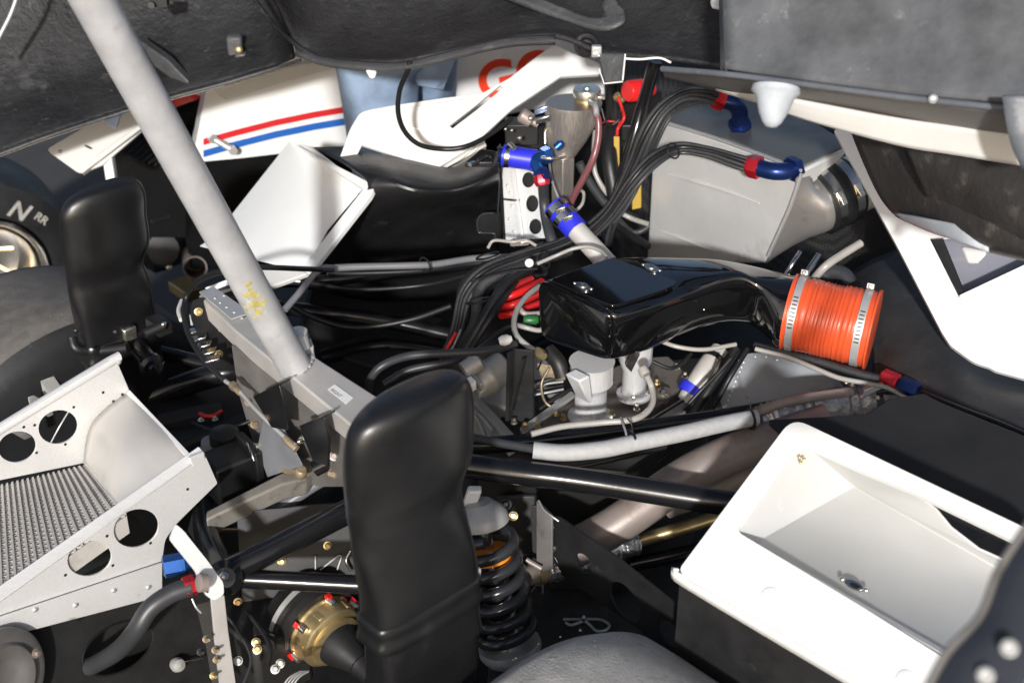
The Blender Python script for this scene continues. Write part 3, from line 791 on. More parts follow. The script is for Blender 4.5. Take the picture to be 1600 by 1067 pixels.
for u, v, s in ((742, 893, 1), (733, 905, .8)):
    obj("clip", box(Z(u, v, .70), F * .006 * s, L * .006, U * .006), m_peg, t, bev=.002)
rows_f = [(535, 130, 252, 1), (520, 123, 246, 1), (500, 119, 241, 1), (470, 112, 236, 1), (445, 108, 231, 1), (428, 105, 224, 1), (415, 103, 225, 1), (400, 101, 231, 1), (380, 98, 232, 1), (350, 94, 228, 1), (322, 92, 227, 1), (308, 96, 223, 1), (298, 105, 217, 1), (291, 120, 208, 1), (287, 142, 190, 1)]
t, cc, r0 = scoop("smaller black scoop on the far side, in front of the far tyre", 2.03, rows_f, (190, 520), 2, False, 450, 70)
obj("collar_bracket", J(tube([(112, 528, .665), (120, 545, .65), (150, 548, .64), (200, 543, .65)], 16), box(Z(248, 508, .68), F * .012, L * .02, U * .01)), m_rubber, t)
obj("clamp_barrel", cyl(Z(226, 521, .685), Z(256, 508, .69), .008), m_rubber, t)
obj("screw", rivet(Z(256, 507, .695), L, .005), m_zinc, t)
obj("screw", rivet(Z(118, 517, .69), L - F, .005), m_rubber, t)
obj("screw", rivet(Z(180, 519, .7), L - F, .005), m_rubber, t)
obj("screw", rivet(Z(143, 547, .66), L - F, .005), m_zinc, t)

# suspension joint below the far scoop
t = thing("damper_mount", "black cylinder end with a steel collar below the far black scoop", "damper", (215, 560, .55))
a, b = Z(204, 527, .63), Z(236, 570, .62)
obj("barrel", cyl(a, b, .0165), m_tube, t)
obj("collar", lathe(a + (b - a) * .12, b - a, [(-.006, .0175), (0, .02), (.006, .0175)]), m_alu, t)
obj("cap", lathe(b, b - a, [(-.004, .021), (.004, .0215), (.010, .017), (.010, .008), (.014, .006), (.014, 0)], 20), m_tube, t)
obj("tongue", box(Z(201, 520, .655), F * .012, L * .008, U * .012), m_zinc, t, bev=.003)

# ------------------------------------------------------------------ black tubes of the rear frame
tubes = [
 ("frame_tube", "long gloss black frame tube running right from behind the larger scoop, above the exhaust", m_tube, 40, [(690, 722, .66), (800, 737, .64), (920, 752, .63), (1160, 790, .62)]),
 ("frame_tube", "black frame tube with bright highlights, beside the white fibre sleeve", m_tube, 27, [(690, 700, .62), (830, 690, .625), (1000, 669, .63), (1150, 648, .63), (1390, 606, .62)]),
 ("suspension_arm", "wide black suspension tube rising toward the larger scoop from the lower left junction", m_tube, 40, [(352, 893, .56), (440, 852, .575), (560, 790, .60)]),
 ("suspension_arm", "level black suspension tube above the gold driveshaft joint", m_tube, 30, [(348, 902, .545), (450, 907, .54), (600, 915, .53)]),
 ("suspension_arm", "thin level black tube left of the dusty link arm", m_tube, 22, [(310, 822, .5), (380, 823, .5), (450, 826, .5)]),
 ("suspension_arm", "pair of dark tubes behind the cable below the far scoop, upper one", m_tube, 24, [(225, 545, .56), (300, 563, .55), (365, 580, .54)]),
 ("suspension_arm", "thick black tube between the radiator housing and the cross beam", m_tube, 38, [(205, 632, .5), (290, 600, .53), (350, 582, .55), (395, 572, .55)]),
 ("suspension_arm", "black tube below the thick one right of the radiator housing", m_tube, 30, [(236, 665, .46), (300, 645, .47), (360, 630, .47)]),
 ("suspension_arm", "short black tube dropping beside the far damper", m_tube, 20, [(214, 548, .57), (196, 590, .53), (186, 640, .5)]),
 ("brace_tube", "matt black tube leaning behind the braided hoses to the tank", m_tube, 21, [(1024, 96, 1.0), (1000, 180, .9), (972, 280, .8), (945, 385, .7)]),
 ("gear_linkage", "dark grey rod under the dusty link arm", m_grey, 20, [(405, 812, .5), (450, 785, .52), (490, 758, .54), (528, 738, .55)]),
 ("gear_linkage", "thin black rod beside the dark grey rod", m_tube, 9, [(392, 812, .49), (430, 788, .51), (470, 764, .52)]),
 ("chassis_rail", "black square rail crossing the gap right of the cross beam, upper", m_tube, 24, [(420, 478, .52), (520, 490, .52), (620, 505, .5), (720, 528, .48)]),
 ("chassis_rail", "black rail under the black side wall, lower left of the wiring loom", m_tube, 20, [(420, 440, .6), (520, 437, .6), (640, 420, .6), (770, 410, .6)]),
 ("chassis_rail", "black rail in the gap above the pale starter motor", m_tube, 22, [(500, 560, .4), (600, 540, .4), (720, 555, .4)]),
 ("exhaust_pipe", "wide heat tinted exhaust pipe emerging under the black frame tube", m_rust, 62, [(870, 872, .46), (970, 815, .51), (1060, 752, .575), (1150, 706, .605), (1290, 660, .625)]),
 ("exhaust_pipe", "second exhaust pipe showing in the gap left of the white duct", m_rust, 42, [(1040, 790, .48), (1120, 760, .52), (1200, 715, .56)]),
 ("drain_pipe", "narrow brassy pipe leaving the silver sleeve toward the white duct", m_brass, 21, [(985, 848, .40), (1060, 826, .42), (1160, 795, .44)]),
 ("drain_pipe", "black pipe below the narrow brassy one", m_tube, 24, [(985, 882, .36), (1080, 862, .38), (1180, 840, .39)]),
]
for nm, lb, m, w, pts in tubes:
    one(nm, lb, "tube" if "pipe" not in nm else "pipe", tube(pts, w, 16, 8), m)
t = thing("tube_junction", "black welded tube joint at the lower left, above the silver strap", "joint", (345, 890, .5))
obj("socket", tube([(318, 790, .5), (325, 840, .53), (350, 896, .55)], 40, 14), m_tube, t)
obj("boss", J(lathe(Z(352, 902, .56), CAM - Z(352, 902, .56), [(-.02, .026), (.01, .024), (.018, .014), (.018, 0)], 20)), m_tube, t)
obj("bolt", hexbolt(Z(350, 900, .585), U + L * .4, .006), m_steel, t)
obj("web", prism([Z(300, 800, .52), Z(360, 880, .55), Z(345, 905, .53), Z(292, 830, .5)], L * .01), m_tube, t, bev=.002)

# ------------------------------------------------------------------ grey cross beam and its prop
pl = Pl(Vector((0, 0, .742)), Vector((1, 0, 0)), Vector((0, 1, 0)))
t = thing("cross_beam", "grey welded box beam crossing from the far upright to the larger scoop", "beam", (450, 570, .68))
top = [pl.on(310, 461), pl.on(333, 452), pl.on(396, 495), pl.on(640, 652), pl.on(600, 706), pl.on(366, 516)]
obj("box_section", prism([p.copy() for p in top], U * -.034), m_bar, t, bev=.003)
ap = Pl(pl.on(366, 516) + U * -.0, pl.on(600, 706) - pl.on(366, 516), U)
obj("end_cap", prism([p + U * .002 for p in (pl.on(312, 460), pl.on(334, 452), pl.on(392, 492), pl.on(362, 502))], U * .003), m_alu, t)
pv = None
for u, v in ((336, 466), (344, 473), (354, 480), (366, 488), (378, 497), (350, 462)):
    p = pl.on(u, v, .005)
    if pv is None:
        pv = obj("pop_rivet", rivet(p, U, .0024), m_bar, t)
        pv0 = p
    else:
        q = pv.copy(); COL.objects.link(q); q.parent = t; q.location = p - pv0; q.name = "pop_rivet"
obj("sticker", plate(pl, [(523, 600), (552, 621), (541, 631), (512, 608)], th=.0006, h=.0012), m_paper, t)
text("RIGHT", pl, 515, 609, 538, 627, 6.5, m_ink, t, h=.0014, ext=.0002)
front = Pl(pl.on(366, 516) - F * .006 - U * .034, L, U)
obj("web_plate", plate(front, [(362, 540), (470, 625), (560, 700), (560, 760), (500, 760), (432, 745), (395, 690), (372, 610)], th=.004), m_web, t)
obj("stiffener", plate(Pl(front.o - F * .04, L, U), [(415, 640), (440, 670), (470, 728), (418, 745), (402, 700)], th=.004), m_shield, t)
obj("weld", J(*[lathe(Z(u, v, .744), U, [(0, .0055), (.004, .005), (.006, 0)], 8) for u, v in ((443, 576), (449, 579), (456, 581), (463, 581), (470, 579), (476, 576), (481, 572), (484, 566), (487, 560), (486, 554))]), m_alu, t)
obj("lug", J(cyl(Z(474, 545, .76), Z(466, 525, .78), .012, .014), lathe(Z(466, 526, .775), U, [(0, .016), (.01, .014), (.012, 0)])), m_alu, t)
obj("buttress", prism([pl.on(478, 560), pl.on(492, 556), pl.on(486, 540)], U * .018), m_bar, t, bev=.003)
# angle brackets hanging on the beam's near face
apl = Pl(front.o - F * .05 + U * .01, L, U)
for q in ([(396, 622), (436, 602), (446, 640), (448, 672), (424, 668)], [(468, 668), (506, 652), (514, 690), (512, 728), (488, 720)]):
    ab = obj("angle_bracket", plate(apl, q, th=.004), m_tube, t, bev=.001)
    e0, e1 = apl.on(*q[0]), apl.on(*q[1])
    obj("flange", prism([e0, e1, e1 + F * .02, e0 + F * .02], U * .003), m_tube, ab)
st = thing("prop_strut", "round silver prop tube leaning up from the cross beam to the cover", "strut", (458, 572, .745))
a, b = Z(459, 570, .745), D(150, 10, 1.60)
d = (b - a)
obj("shaft", lathe(a, d, [(0, .0246), (d.length, .0246), (d.length * 1.25, .0246)], 40), m_strut, st)
k0 = (Z(392, 428, 1.0) - a)
s0 = d.length * .262
dn = d.normalized(); vw = (CAM - (a + d * .26)); vw = (vw - dn * vw.dot(dn)).normalized(); sd = dn.cross(vw)
fl = []
rt = random.Random(5)
for i in range(70):
    w = rt.gauss(.25, .28); l = s0 + rt.gauss(.0, .012) - w * .012
    q = vw * cos(w) + sd * -sin(w)
    tg = dn.cross(q)
    c, si = cos(rt.uniform(0, 3)), rt.uniform(.0012, .0042)
    u1 = (dn * c + tg * (1 - c * c) ** .5) * si; u2 = (tg * c - dn * (1 - c * c) ** .5) * si * rt.uniform(.4, .9)
    fl.append(box(a + dn * l + q * .0246, u1, u2, q * .0003))
obj("tape_mark", J(*fl), m_tape, st, stuff=True)

# ------------------------------------------------------------------ radiator in its aluminium cradle
farp = Pl(Z(178, 563, .72), F, U)
nearp = Pl(Z(322, 713, .66), F, U)
t = thing("radiator", "bare aluminium radiator cradle with round holes at the lower left", "radiator", (150, 760, .5))
fs = [(-40, 692, 0), (0, 668, 0), (170, 563, 6), (182, 563, 4), (203, 612, 0), (176, 640, 0), (148, 664, 0), (134, 694, 0), (132, 723, 0), (0, 750, 0), (-40, 760, 0)]
obj("far_side_plate", plate(farp, rnd(fs, 0), [ell(27, 698, 30, 24, -12), ell(91, 667, 31, 26, -15)], th=.003), m_sheet, t, bev=.001)
obj("folded_edge", sweep([farp.on(-40, 694, -.006), farp.on(0, 670, -.006), farp.on(172, 565, -.006), farp.on(180, 565, -.006)], .0085, 10, 3), m_sheet, t)
ns = [(-40, 962, 0), (0, 942, 0), (196, 800, 0), (321, 712, 0), (340, 755, 3), (296, 798, 0), (274, 820, 8), (258, 843, 8), (254, 872, 0), (254, 876, 0), (0, 961, 0), (-40, 975, 0)]
obj("near_side_plate", plate(nearp, rnd(ns, 0), [ell(140, 872, 35, 27, -14), ell(213, 825, 36, 29, -20)], th=.003), m_sheet, t, bev=.001)
obj("top_flange", prism([nearp.on(-40, 960, .001), nearp.on(0, 941, .001), nearp.on(321, 711, .001), nearp.on(318, 705, .001) - L * .012, nearp.on(0, 933, 0) - L * .016, nearp.on(-40, 950, 0) - L * .016], U * .003), m_sheet, t, bev=.001)
obj("lower_strip", plate(nearp, [(-40, 978), (0, 964), (254, 879), (254, 931), (60, 982), (0, 997), (-40, 1006)], th=.003, h=.005), m_sheet, t, bev=.001)
pv = obj("pop_rivet", rivet(Vector((0, 0, 0)) + org[t], U, .0042), m_alu, t)
q0 = pv.location.copy()
first = True
for u, v in ((55, 952), (118, 945), (178, 922), (232, 917)):
    q = pv if first else pv.copy()
    if not first: COL.objects.link(q); q.parent = t
    first = False
    q.matrix_local = Matrix.Translation(nearp.on(u, v, .005) - org[t]) @ nearp.n.to_track_quat('Z', 'Y').to_matrix().to_4x4()
for (u, v), pln in (((115, 636), farp), ((161, 613), farp), ((177, 627), farp), ((37, 667), farp), ((54, 664), farp), ((57, 707), farp), ((102, 694), farp), ((191, 616), farp), ((167, 837), nearp), ((176, 883), nearp), ((102, 898), nearp), ((235, 848), nearp), ((293, 764), nearp)):
    obj("rivet_hole", lathe(pln.on(u, v, .0), pln.n, [(0, .0022), (.0006, .0022)], 10), m_rubber, t)
obj("wire", tube([farp.on(77, 696, -.004), farp.on(92, 668, .002), farp.on(108, 641, -.003)], 2.5), m_alu, t)
rows = []
for (fu, fv), (nu, nv), bl in (((203, 612), (301, 716), 0), ((190, 627), (284, 736), .012), ((166, 650), (262, 758), .02), ((146, 673), (236, 776), .02), ((136, 698), (212, 790), .010), ((132, 722), (196, 798), 0)):
    a, b = farp.on(fu, fv, .001), nearp.on(nu, nv, -.004)
    rows.append([a + U * bl * .6, a.lerp(b, .33) + U * bl, a.lerp(b, .66) + U * bl, b + U * bl * .0])
obj("end_tank", surf(rows, 4, 5), m_tankend, t, sol=.003)
obj("tank_flange", prism([farp.on(203, 611, .002), nearp.on(302, 716, -.002), nearp.on(297, 722, -.002), farp.on(197, 617, .002)], U * .003), m_sheet, t, bev=.001)
obj("corner_tab", plate(nearp, [(296, 716), (319, 706), (321, 716), (303, 729)], th=.006, h=.003), m_sheet, t, bev=.001)
# core: flat tubes with fins between
n = 24
for i in range(n):
    k = i / (n - 1)
    a = farp.on(131 - 185 * k, 724 + 44 * k, .003) - U * .004
    b = nearp.on(195 - 260 * k, 799 + 186 * k, -.004) - U * .004
    d = (b - a) * .5
    obj("core_tube", box((a + b) / 2, d, F * .0017, U * .0022), m_tankend, t)
bed = [farp.on(133, 724, .003) - U * .0065, farp.on(-60, 770, .003) - U * .0065, nearp.on(-70, 988, -.004) - U * .0065, nearp.on(197, 800, -.004) - U * .0065]
obj("fin_bed", prism(bed, U * -.03), m_tankend, t)
fins = []
for i in range(n - 1):
    k = (i + .5) / (n - 1)
    a = farp.on(131 - 185 * k, 724 + 44 * k, .003) - U * .006
    b = nearp.on(195 - 260 * k, 799 + 186 * k, -.004) - U * .006
    a, b = a + U * .0006, b + U * .0006
    for j in range(44):
        p = a.lerp(b, (j + .5) / 44)
        fins.append(box(p, F * .0042 + L * .0014 * (1 if j % 2 else -1), L * .0005, U * .0012))
obj("fin_strip", J(*fins), m_tankend, t, stuff=True, smooth=False)
obj("tank_seam", tube([farp.on(132, 723, .004), nearp.on(196, 799, -.003)], 4), m_alu, t)

# ------------------------------------------------------------------ left white duct and its black fairing
def duct_plane(p): return Pl(p, L, F * .218 + U * .127)
lp_ = duct_plane(Z(583, 290, .80))
t = thing("side_duct", "white side duct on the far side, a smooth open tray beside the silver strut", "duct", (450, 350, .68), "white side ducts")
rimo = rnd([(450, 221), (586, 290), (578, 306), (482, 426), (310, 384), (312, 372)], 6)
rimi = rnd([(448, 224), (460, 226), (568, 294), (470, 419), (380, 408), (330, 388), (308, 382)], 2)
obj("rim", plate(lp_, [(460, 225), (586, 289), (578, 306), (482, 428), (470, 420), (568, 295)], th=.012), m_gel, t, bev=.002)
def T(pl, u, v, h): return pl.on(u, v, h)
tv = [T(lp_, 451, 222, -.03), T(lp_, 486, 230, -.002), T(lp_, 569, 294, -.002), T(lp_, 558, 304, -.03), T(lp_, 512, 358, -.03), T(lp_, 334, 370, -.03), T(lp_, 312, 384, -.018), T(lp_, 476, 424, -.018)]
obj("tray", (tv, [(0, 3, 4, 5), (5, 4, 7, 6), (0, 1, 2, 3)]), m_gel, t, sol=.003, off=-1, bev=.0025, ang=8)
obj("foot_lip", plate(lp_, [(372, 440), (425, 447), (484, 426), (470, 414), (385, 424)], th=.01, h=-.03), m_white2, t, bev=.002)
obj("slot", plate(lp_, ell(437, 402, 8, 1.5, 45), th=.001, h=-.025), m_rubber, t)

t = thing("side_fairing", "black side wall with a rounded shoulder right of the far white duct", "fairing", (650, 350, .55))
obj("shoulder", surf([[Z(490, 230, .80), Z(560, 231, .81), Z(640, 250, .80), Z(700, 262, .79), Z(745, 250, .80), Z(778, 236, .82)],
                 [Z(545, 258, .815), Z(600, 268, .815), Z(650, 282, .805), Z(705, 288, .80), Z(750, 274, .81), Z(779, 258, .82)],
                 [Z(575, 292, .80), Z(615, 296, .80), Z(655, 305, .79), Z(710, 305, .785), Z(752, 292, .795), Z(780, 276, .805)],
                 [Z(545, 345, .72), Z(600, 342, .71), Z(655, 338, .70), Z(712, 330, .70), Z(755, 318, .72), Z(781, 300, .74)],
                 [Z(500, 405, .62), Z(570, 398, .60), Z(650, 393, .58), Z(715, 386, .57), Z(756, 378, .58), Z(779, 370, .60)],
                 [Z(470, 450, .52), Z(570, 470, .45), Z(650, 470, .42), Z(715, 470, .42), Z(756, 470, .42), Z(779, 450, .44)]], 6, 6), m_skinblk, t, sol=.005, off=-1)
pe = Pl(Z(762, 350, .67), Vector((1, -.2, 0)), U)
obj("notched_end", plate(pe, rnd([(776, 232), (782, 240), (782, 332), (752, 334), (745, 345), (747, 362), (772, 364), (774, 374), (783, 374), (785, 240), (782, 226)], 1), th=.004, h=.05), m_skinblk, t)
obj("notch_edge", J(tube([pe.on(778, 236, .055), pe.on(780, 290, .055), pe.on(778, 331, .055)], 2.5), tube([pe.on(772, 333, .055), pe.on(754, 335, .055), pe.on(746, 345, .055), pe.on(747, 360, .055), pe.on(752, 364, .055), pe.on(772, 365, .055), pe.on(773, 372, .055)], 3)), m_strap, t)
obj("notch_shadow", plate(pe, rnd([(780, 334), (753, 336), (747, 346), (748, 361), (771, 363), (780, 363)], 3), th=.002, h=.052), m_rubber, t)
obj("top_bracket", J(prism([Z(726, 262, .83), Z(752, 240, .84), Z(775, 244, .84), Z(770, 262, .83)], U * .01), tube([Z(745, 252, .86), Z(758, 244, .86), Z(768, 246, .86)], 5)), m_rubber, t, bev=.003)
obj("clip", box(Z(738, 256, .86), F * .006, L * .004, U * .003), m_steel, t)
obj("stay", tube([Z(700, 262, .83), Z(722, 250, .85), Z(745, 232, .87)], 3), m_steel, t)

# ------------------------------------------------------------------ right white duct
rp = duct_plane(Z(1240, 657, .80))
t = thing("side_duct", "glaring white side duct with a deep scoop, at the lower right", "duct", (1300, 900, .5), "white side ducts")
rimo = rnd([(1060, 890, 20), (1238, 652, 26), (1420, 738, 0), (1640, 842, 10), (1800, 1000, 0), (1700, 1280, 0), (1380, 1080, 0), (1075, 905, 6)], 14, 6)
rimi = rnd([(1150, 829, 12), (1247, 690, 16), (1340, 733, 0), (1425, 768, 0), (1640, 872, 0), (1690, 1000, 0), (1640, 1130, 0), (1480, 1030, 0), (1345, 946, 0)], 8)
obj("rim", plate(rp, rimo, [rimi], th=.010), m_gel, t, bev=.005)
obj("outer_skirt", surf([[rp.on(1060, 888, -.006), rp.on(1075, 903, -.006), rp.on(1380, 1079, -.006), rp.on(1560, 1185, -.006)], [rp.on(1060, 888, -.006) - U * .016, rp.on(1077, 903, -.006) - U * .018, rp.on(1380, 1079, -.006) - U * .02, rp.on(1560, 1185, -.006) - U * .02]], 5, 2), m_gel, t, sol=.004)
B = .12
sv = [rp.on(1147, 833, -.004), rp.on(1250, 689, -.004), rp.on(1428, 770, -.004), rp.on(1463, 797, -.03), rp.on(1486, 825, -.052), rp.on(1529, 858, -.075), rp.on(1640, 908, -.10),
      rp.on(1640, 935, -B), rp.on(1335, 760, -B), rp.on(1180, 848, -.03), rp.on(1700, 1140, -.03), rp.on(1700, 1150, -.004)]
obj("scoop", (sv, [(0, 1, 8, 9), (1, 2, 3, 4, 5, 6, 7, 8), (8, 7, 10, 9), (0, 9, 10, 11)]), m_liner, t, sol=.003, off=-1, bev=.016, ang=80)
for u, v in ((1249, 714), (1256, 717), (1251, 722)):
    obj("pop_rivet", rivet(rp.on(u, v, -.010), rp.n, .0026), m_brass, t)
ls = obj("floor_latch", plate(rp, ell(1334, 913, 16, 6.5, 24), th=.004, h=-.028), m_steel, t, bev=.001)
obj("latch_slot", plate(rp, ell(1336, 914, 9, 3, 24), th=.003, h=-.026), m_rubber, ls)
for u, v in ((1316, 904), (1353, 921)):
    obj("latch_rivet", rivet(rp.on(u, v, -.029), rp.n, .0035), m_zinc, ls)
for u, v in ((1203, 930), (1415, 1060)):
    obj("dimple", lathe(rp.on(u, v, 0), rp.n, [(0, .011), (.0008, .011), (.0014, .009)], 24), m_gel, t)

one("deck_cloth", "flat black cloth-covered deck right of the white duct's upper rim", "cover panel",
    plate(Pl(Z(1500, 720, .74), L, F * .9 + U * .12), [(1200, 655), (1352, 646), (1388, 622), (1445, 614), (1475, 630), (1700, 720), (1760, 960), (1640, 872), (1440, 780), (1240, 690)], th=.012), m_soft, bev=.003)
one("fairing_wall", "dark fairing wall meeting the right end of the orange hose", "fairing",
    surf([[D(1300, 445, 2.55), D(1375, 400, 2.5), D(1440, 395, 2.46), D(1510, 510, 2.36), D(1570, 570, 2.3), D(1720, 620, 2.1)],
          [D(1340, 475, 2.38), D(1390, 462, 2.34), D(1450, 480, 2.3), D(1505, 545, 2.24), D(1565, 595, 2.18), D(1720, 650, 2.0)],
          [D(1362, 540, 2.28), D(1395, 545, 2.24), D(1450, 560, 2.2), D(1505, 590, 2.15), D(1560, 620, 2.1), D(1720, 675, 1.95)],
          [D(1362, 590, 2.24), D(1395, 595, 2.2), D(1440, 612, 2.16), D(1500, 635, 2.1), D(1560, 660, 2.05), D(1720, 720, 1.92)]], 7, 7), m_fair, sol=.006, off=-1)
one("seal_strip", "thin black rubber seal along the foot of the dark fairing wall", "seal", tube([(1440, 612, .685), (1500, 637, .705), (1560, 660, .715), (1640, 694, .72)], 7), m_rubber)
one("black_bulkhead", "shadowed bulkhead of black carbon weave behind the orange hose", "bulkhead",
    surf([[D(940, 60, 3.0), D(1150, 90, 3.0), D(1330, 120, 2.85), D(1440, 200, 2.6)], [D(950, 250, 2.95), D(1150, 280, 2.85), D(1330, 300, 2.72), D(1440, 340, 2.45)], [D(960, 480, 2.8), D(1150, 480, 2.7), D(1330, 480, 2.6), D(1440, 500, 2.35)]], 6, 6), m_carbon, sol=.006)
# ------------------------------------------------------------------ gloss black airbox, its orange hose
def ring(bt, ft, fb, bb, ex): return quadring([Z(*bt), Z(*ft), Z(*fb), Z(*bb)], ex, 40)
hc, he = D(1232, 487, 2.24), D(1366, 516, 2.2)
hd = (he - hc).normalized()
hx, hy, _ = basis(hd)
def circ(o, r): return [o + (hx * -cos(2 * pi * i / 40) + hy * sin(2 * pi * i / 40)) * r for i in range(40)]
t = thing("airbox", "gloss black airbox with two quarter-turn fasteners, feeding the orange hose", "airbox", (1000, 500, .68))
st = [ring((843, 436, .805), (957, 492, .80), (953, 556, .715), (846, 520, .715), 7),
      ring((848, 432, .81), (966, 490, .805), (962, 566, .71), (850, 528, .71), 7),
      ring((905, 411, .81), (1018, 476, .805), (1018, 552, .70), (905, 500, .70), 7),
      ring((960, 397, .81), (1078, 455, .80), (1082, 524, .70), (960, 470, .70), 6.5),
      ring((1040, 398, .80), (1128, 436, .81), (1130, 512, .70), (1040, 460, .70), 6),
      ring((1110, 400, .80), (1160, 430, .812), (1166, 512, .70), (1110, 460, .70), 5),
      ring((1160, 405, .79), (1186, 440, .805), (1188, 526, .69), (1160, 470, .69), 3.6)]
# quarter points so that the rings line up with the round outlet
def lineup(ref, tgt):
    best, bk = None, 0
    for rev in (0, 1):
        T = tgt[::-1] if rev else tgt
        for k in range(len(T)):
            q = T[k:] + T[:k]
            e = sum((a - b).length_squared for a, b in zip(ref[::5], q[::5]))
            if best is None or e < best: best, bk = e, q
    return bk
end = lineup(st[-1], circ(hc + hd * -.005, .057))
st += [[a.lerp(b, .6) for a, b in zip(st[-1], end)], end, [p + hd * .03 for p in end]]
cols = [crom(list(c), 4)[0] for c in zip(*st)]
rr = [list(r) for r in zip(*cols)]
cen = sum(rr[0], Vector((0, 0, 0))) / 40
rr = [[cen + (p - cen) * .97 + (cen - sum(rr[6], Vector((0, 0, 0))) / 40).normalized() * .004 for p in rr[0]]] + rr
obj("body", skin_rings(rr), m_gloss, t, ang=62, bev=0)
lidp = P3(Z(870, 440, .812), Z(960, 478, .808), Z(960, 405, .812))
lid = obj("lid", plate(lidp, rnd([(857, 437), (955, 402), (1060, 440), (1040, 452), (958, 478)], 10), th=.006, h=.004), m_gloss, t, bev=.003)
for u, v, tl in ((911, 447, 18), (1018, 418, 20)):
    f = obj("fastener", J(plate(lidp, ell(u, v, 13, 5.5, tl), th=.0016, h=.0062), lathe(lidp.on(u, v, .006), lidp.n, [(0, .007), (.0025, .0062), (.003, .003), (.002, .0)], 18)), m_steel, lid)
    for s in (-1, 1):
        obj("rivet", rivet(lidp.on(u + s * 13, v + s * 4.6, .006), lidp.n, .0026), m_zinc, f)
obj("join_seam", sweep([p * 1 for p in rr[5]][:20], .0012, 5, 2), m_gloss, t)
obj("specular_stud", rivet(Z(1100, 484, .76), Vector((0, -1, .2)), .0016), m_steel, t)

t = thing("intake_hose", "ribbed orange silicone hose held by two steel band clamps", "hose", hc + (he - hc) * .5 - U * .06)
ln = (he - hc).length
rings = []
nn, ns = 72, 170
ribs = [.20, .27, .315, .37, .41, .455, .50, .535, .59, .63, .69, .75]
for i in range(ns):
    s = i / (ns - 1)
    ring = []
    for k in range(nn):
        q = 2 * pi * k / nn
        r = .0585 + .0022 * s - .0022 * math.exp(-((s - .5) / .3) ** 2)
        w = .016 * sin(q * 1.0 + 1.1) + .006 * sin(q * 2 + .4)
        for m_i, rb in enumerate(ribs):
            x = (s + w * (1 - abs(s - .45)) - rb) / .011
            if abs(x) < 2.5: r += .0017 * math.exp(-x * x) * (.75 + .35 * sin(q * 2 + m_i * 2.1))
        if .16 < s < .8: r += .0016 * (noise.noise(Vector((cos(q) * 1.6, sin(q) * 1.6, s * 9))))
        if s < .03 or s > .97: r += .0034
        for cs in (.10, .86):
            r -= .0012 * math.exp(-((s - cs) / .05) ** 2)
        if i in (0, ns - 1): r = .052
        ring.append(hc + hd * ln * s + (hx * cos(q) + hy * sin(q)) * r)
    rings.append(ring)
obj("sleeve", skin_rings(rings), m_osil, t, ang=75)
for s, w in ((.10, .011), (.86, .012)):
    o = hc + hd * ln * s
    cl = obj("clamp", lathe(o, hd, [(-w / 2, .0585), (-w / 2, .0615), (w / 2, .0615), (w / 2, .0585)], 56), m_alu, t)
    dv = (CAM - o); dv = (dv - hd * dv.dot(hd)).normalized()
    sd = hd.cross(dv)
    if sd.z < 0: sd = -sd
    c0 = o + (dv * .25 + sd * .97).normalized() * .066
    obj("screw_housing", J(box(c0, hd * .006, dv.cross(hd) * .001 + dv * .008, sd * .0045), cyl(c0 - dv * .012, c0 + dv * .014, .0032, n=8)), m_steel, cl, bev=.001)
    for k in range(9):
        a = .2 + k * .1
        q = o + (dv * cos(a - .6) - sd * sin(a - .6)) * .0616
        obj("slot", box(q, hd * .0038, (dv * -sin(a - .6) - sd * cos(a - .6)) * .0009, (q - o).normalized() * .0003), m_rubber, cl)

# ------------------------------------------------------------------ alloy oil tank upper right
tp = Pl(Z(1022, 187, .86), L + F * -.18, U)
t = thing("oil_tank", "large welded aluminium oil tank with a conical outlet and blue fittings", "tank", tp.on(1120, 400))
bk = F * .2 + U * .004
face = [(1022, 188), (1130, 222), (1252, 268), (1240, 318), (1224, 352), (1196, 412), (1010, 412)]
fp = [tp.on(*q) for q in face]
bp2 = [p + bk * k for p, k in zip(fp, (1, 1, .7, .3, .16, .05, 1))]
n_ = len(fp)
obj("shell", (fp + bp2, [tuple(range(n_)), tuple(range(n_, 2 * n_))] + [(i, (i + 1) % n_, n_ + (i + 1) % n_, n_ + i) for i in range(n_)]), m_alu2, t, bev=.005)
obj("top_shade_plate", prism([fp[0] + bk * .04 + U * .002, fp[1] + bk * .04 + U * .002, fp[2] + bk * .04 - L * .006 + U * .002, fp[2] + bk * .68 - L * .006 + U * .002, fp[1] + bk * .97 + U * .002, fp[0] + bk * .97 + U * .002], U * .003), m_topshade, t, bev=.001)  # thin plate added to carry the darker shading of the tank's top
obj("top_weld", sweep([tp.on(1022, 187, .0), tp.on(1130, 221, .0), tp.on(1252, 267, .0)], .0028, 6, 8), m_alu, t)
for q in ([(1040, 272), (1085, 284), (1140, 301), (1186, 318)], [(1031, 361), (1060, 371), (1090, 383), (1117, 393)]):
    obj("pressed_bead", sweep([tp.on(u, v, .0005) for u, v in q], [.001, .0035, .0035, .001], 8, 6), m_alu2, t)
ob = D(1266, 321, dep(tp.on(1238, 322)) + .045)
od = (D(1350, 281, dep(ob) + .03) - ob).normalized()
px_, py_, _ = basis(od)
lo = [tp.on(1251, 270), tp.on(1246, 295), tp.on(1238, 322), tp.on(1225, 352), tp.on(1211, 382), tp.on(1197, 411)]
loop = [p + (tp.on(1160, 340) - p) * .02 for p in lo] + [p + bk * k for p, k in zip(lo[::-1], (.05, .1, .16, .3, .45, .6))]
loop = crom(loop, 3, True)[0]
cir = [ob + (px_ * cos(2 * pi * i / 36) + py_ * sin(2 * pi * i / 36)) * .052 for i in range(36)]
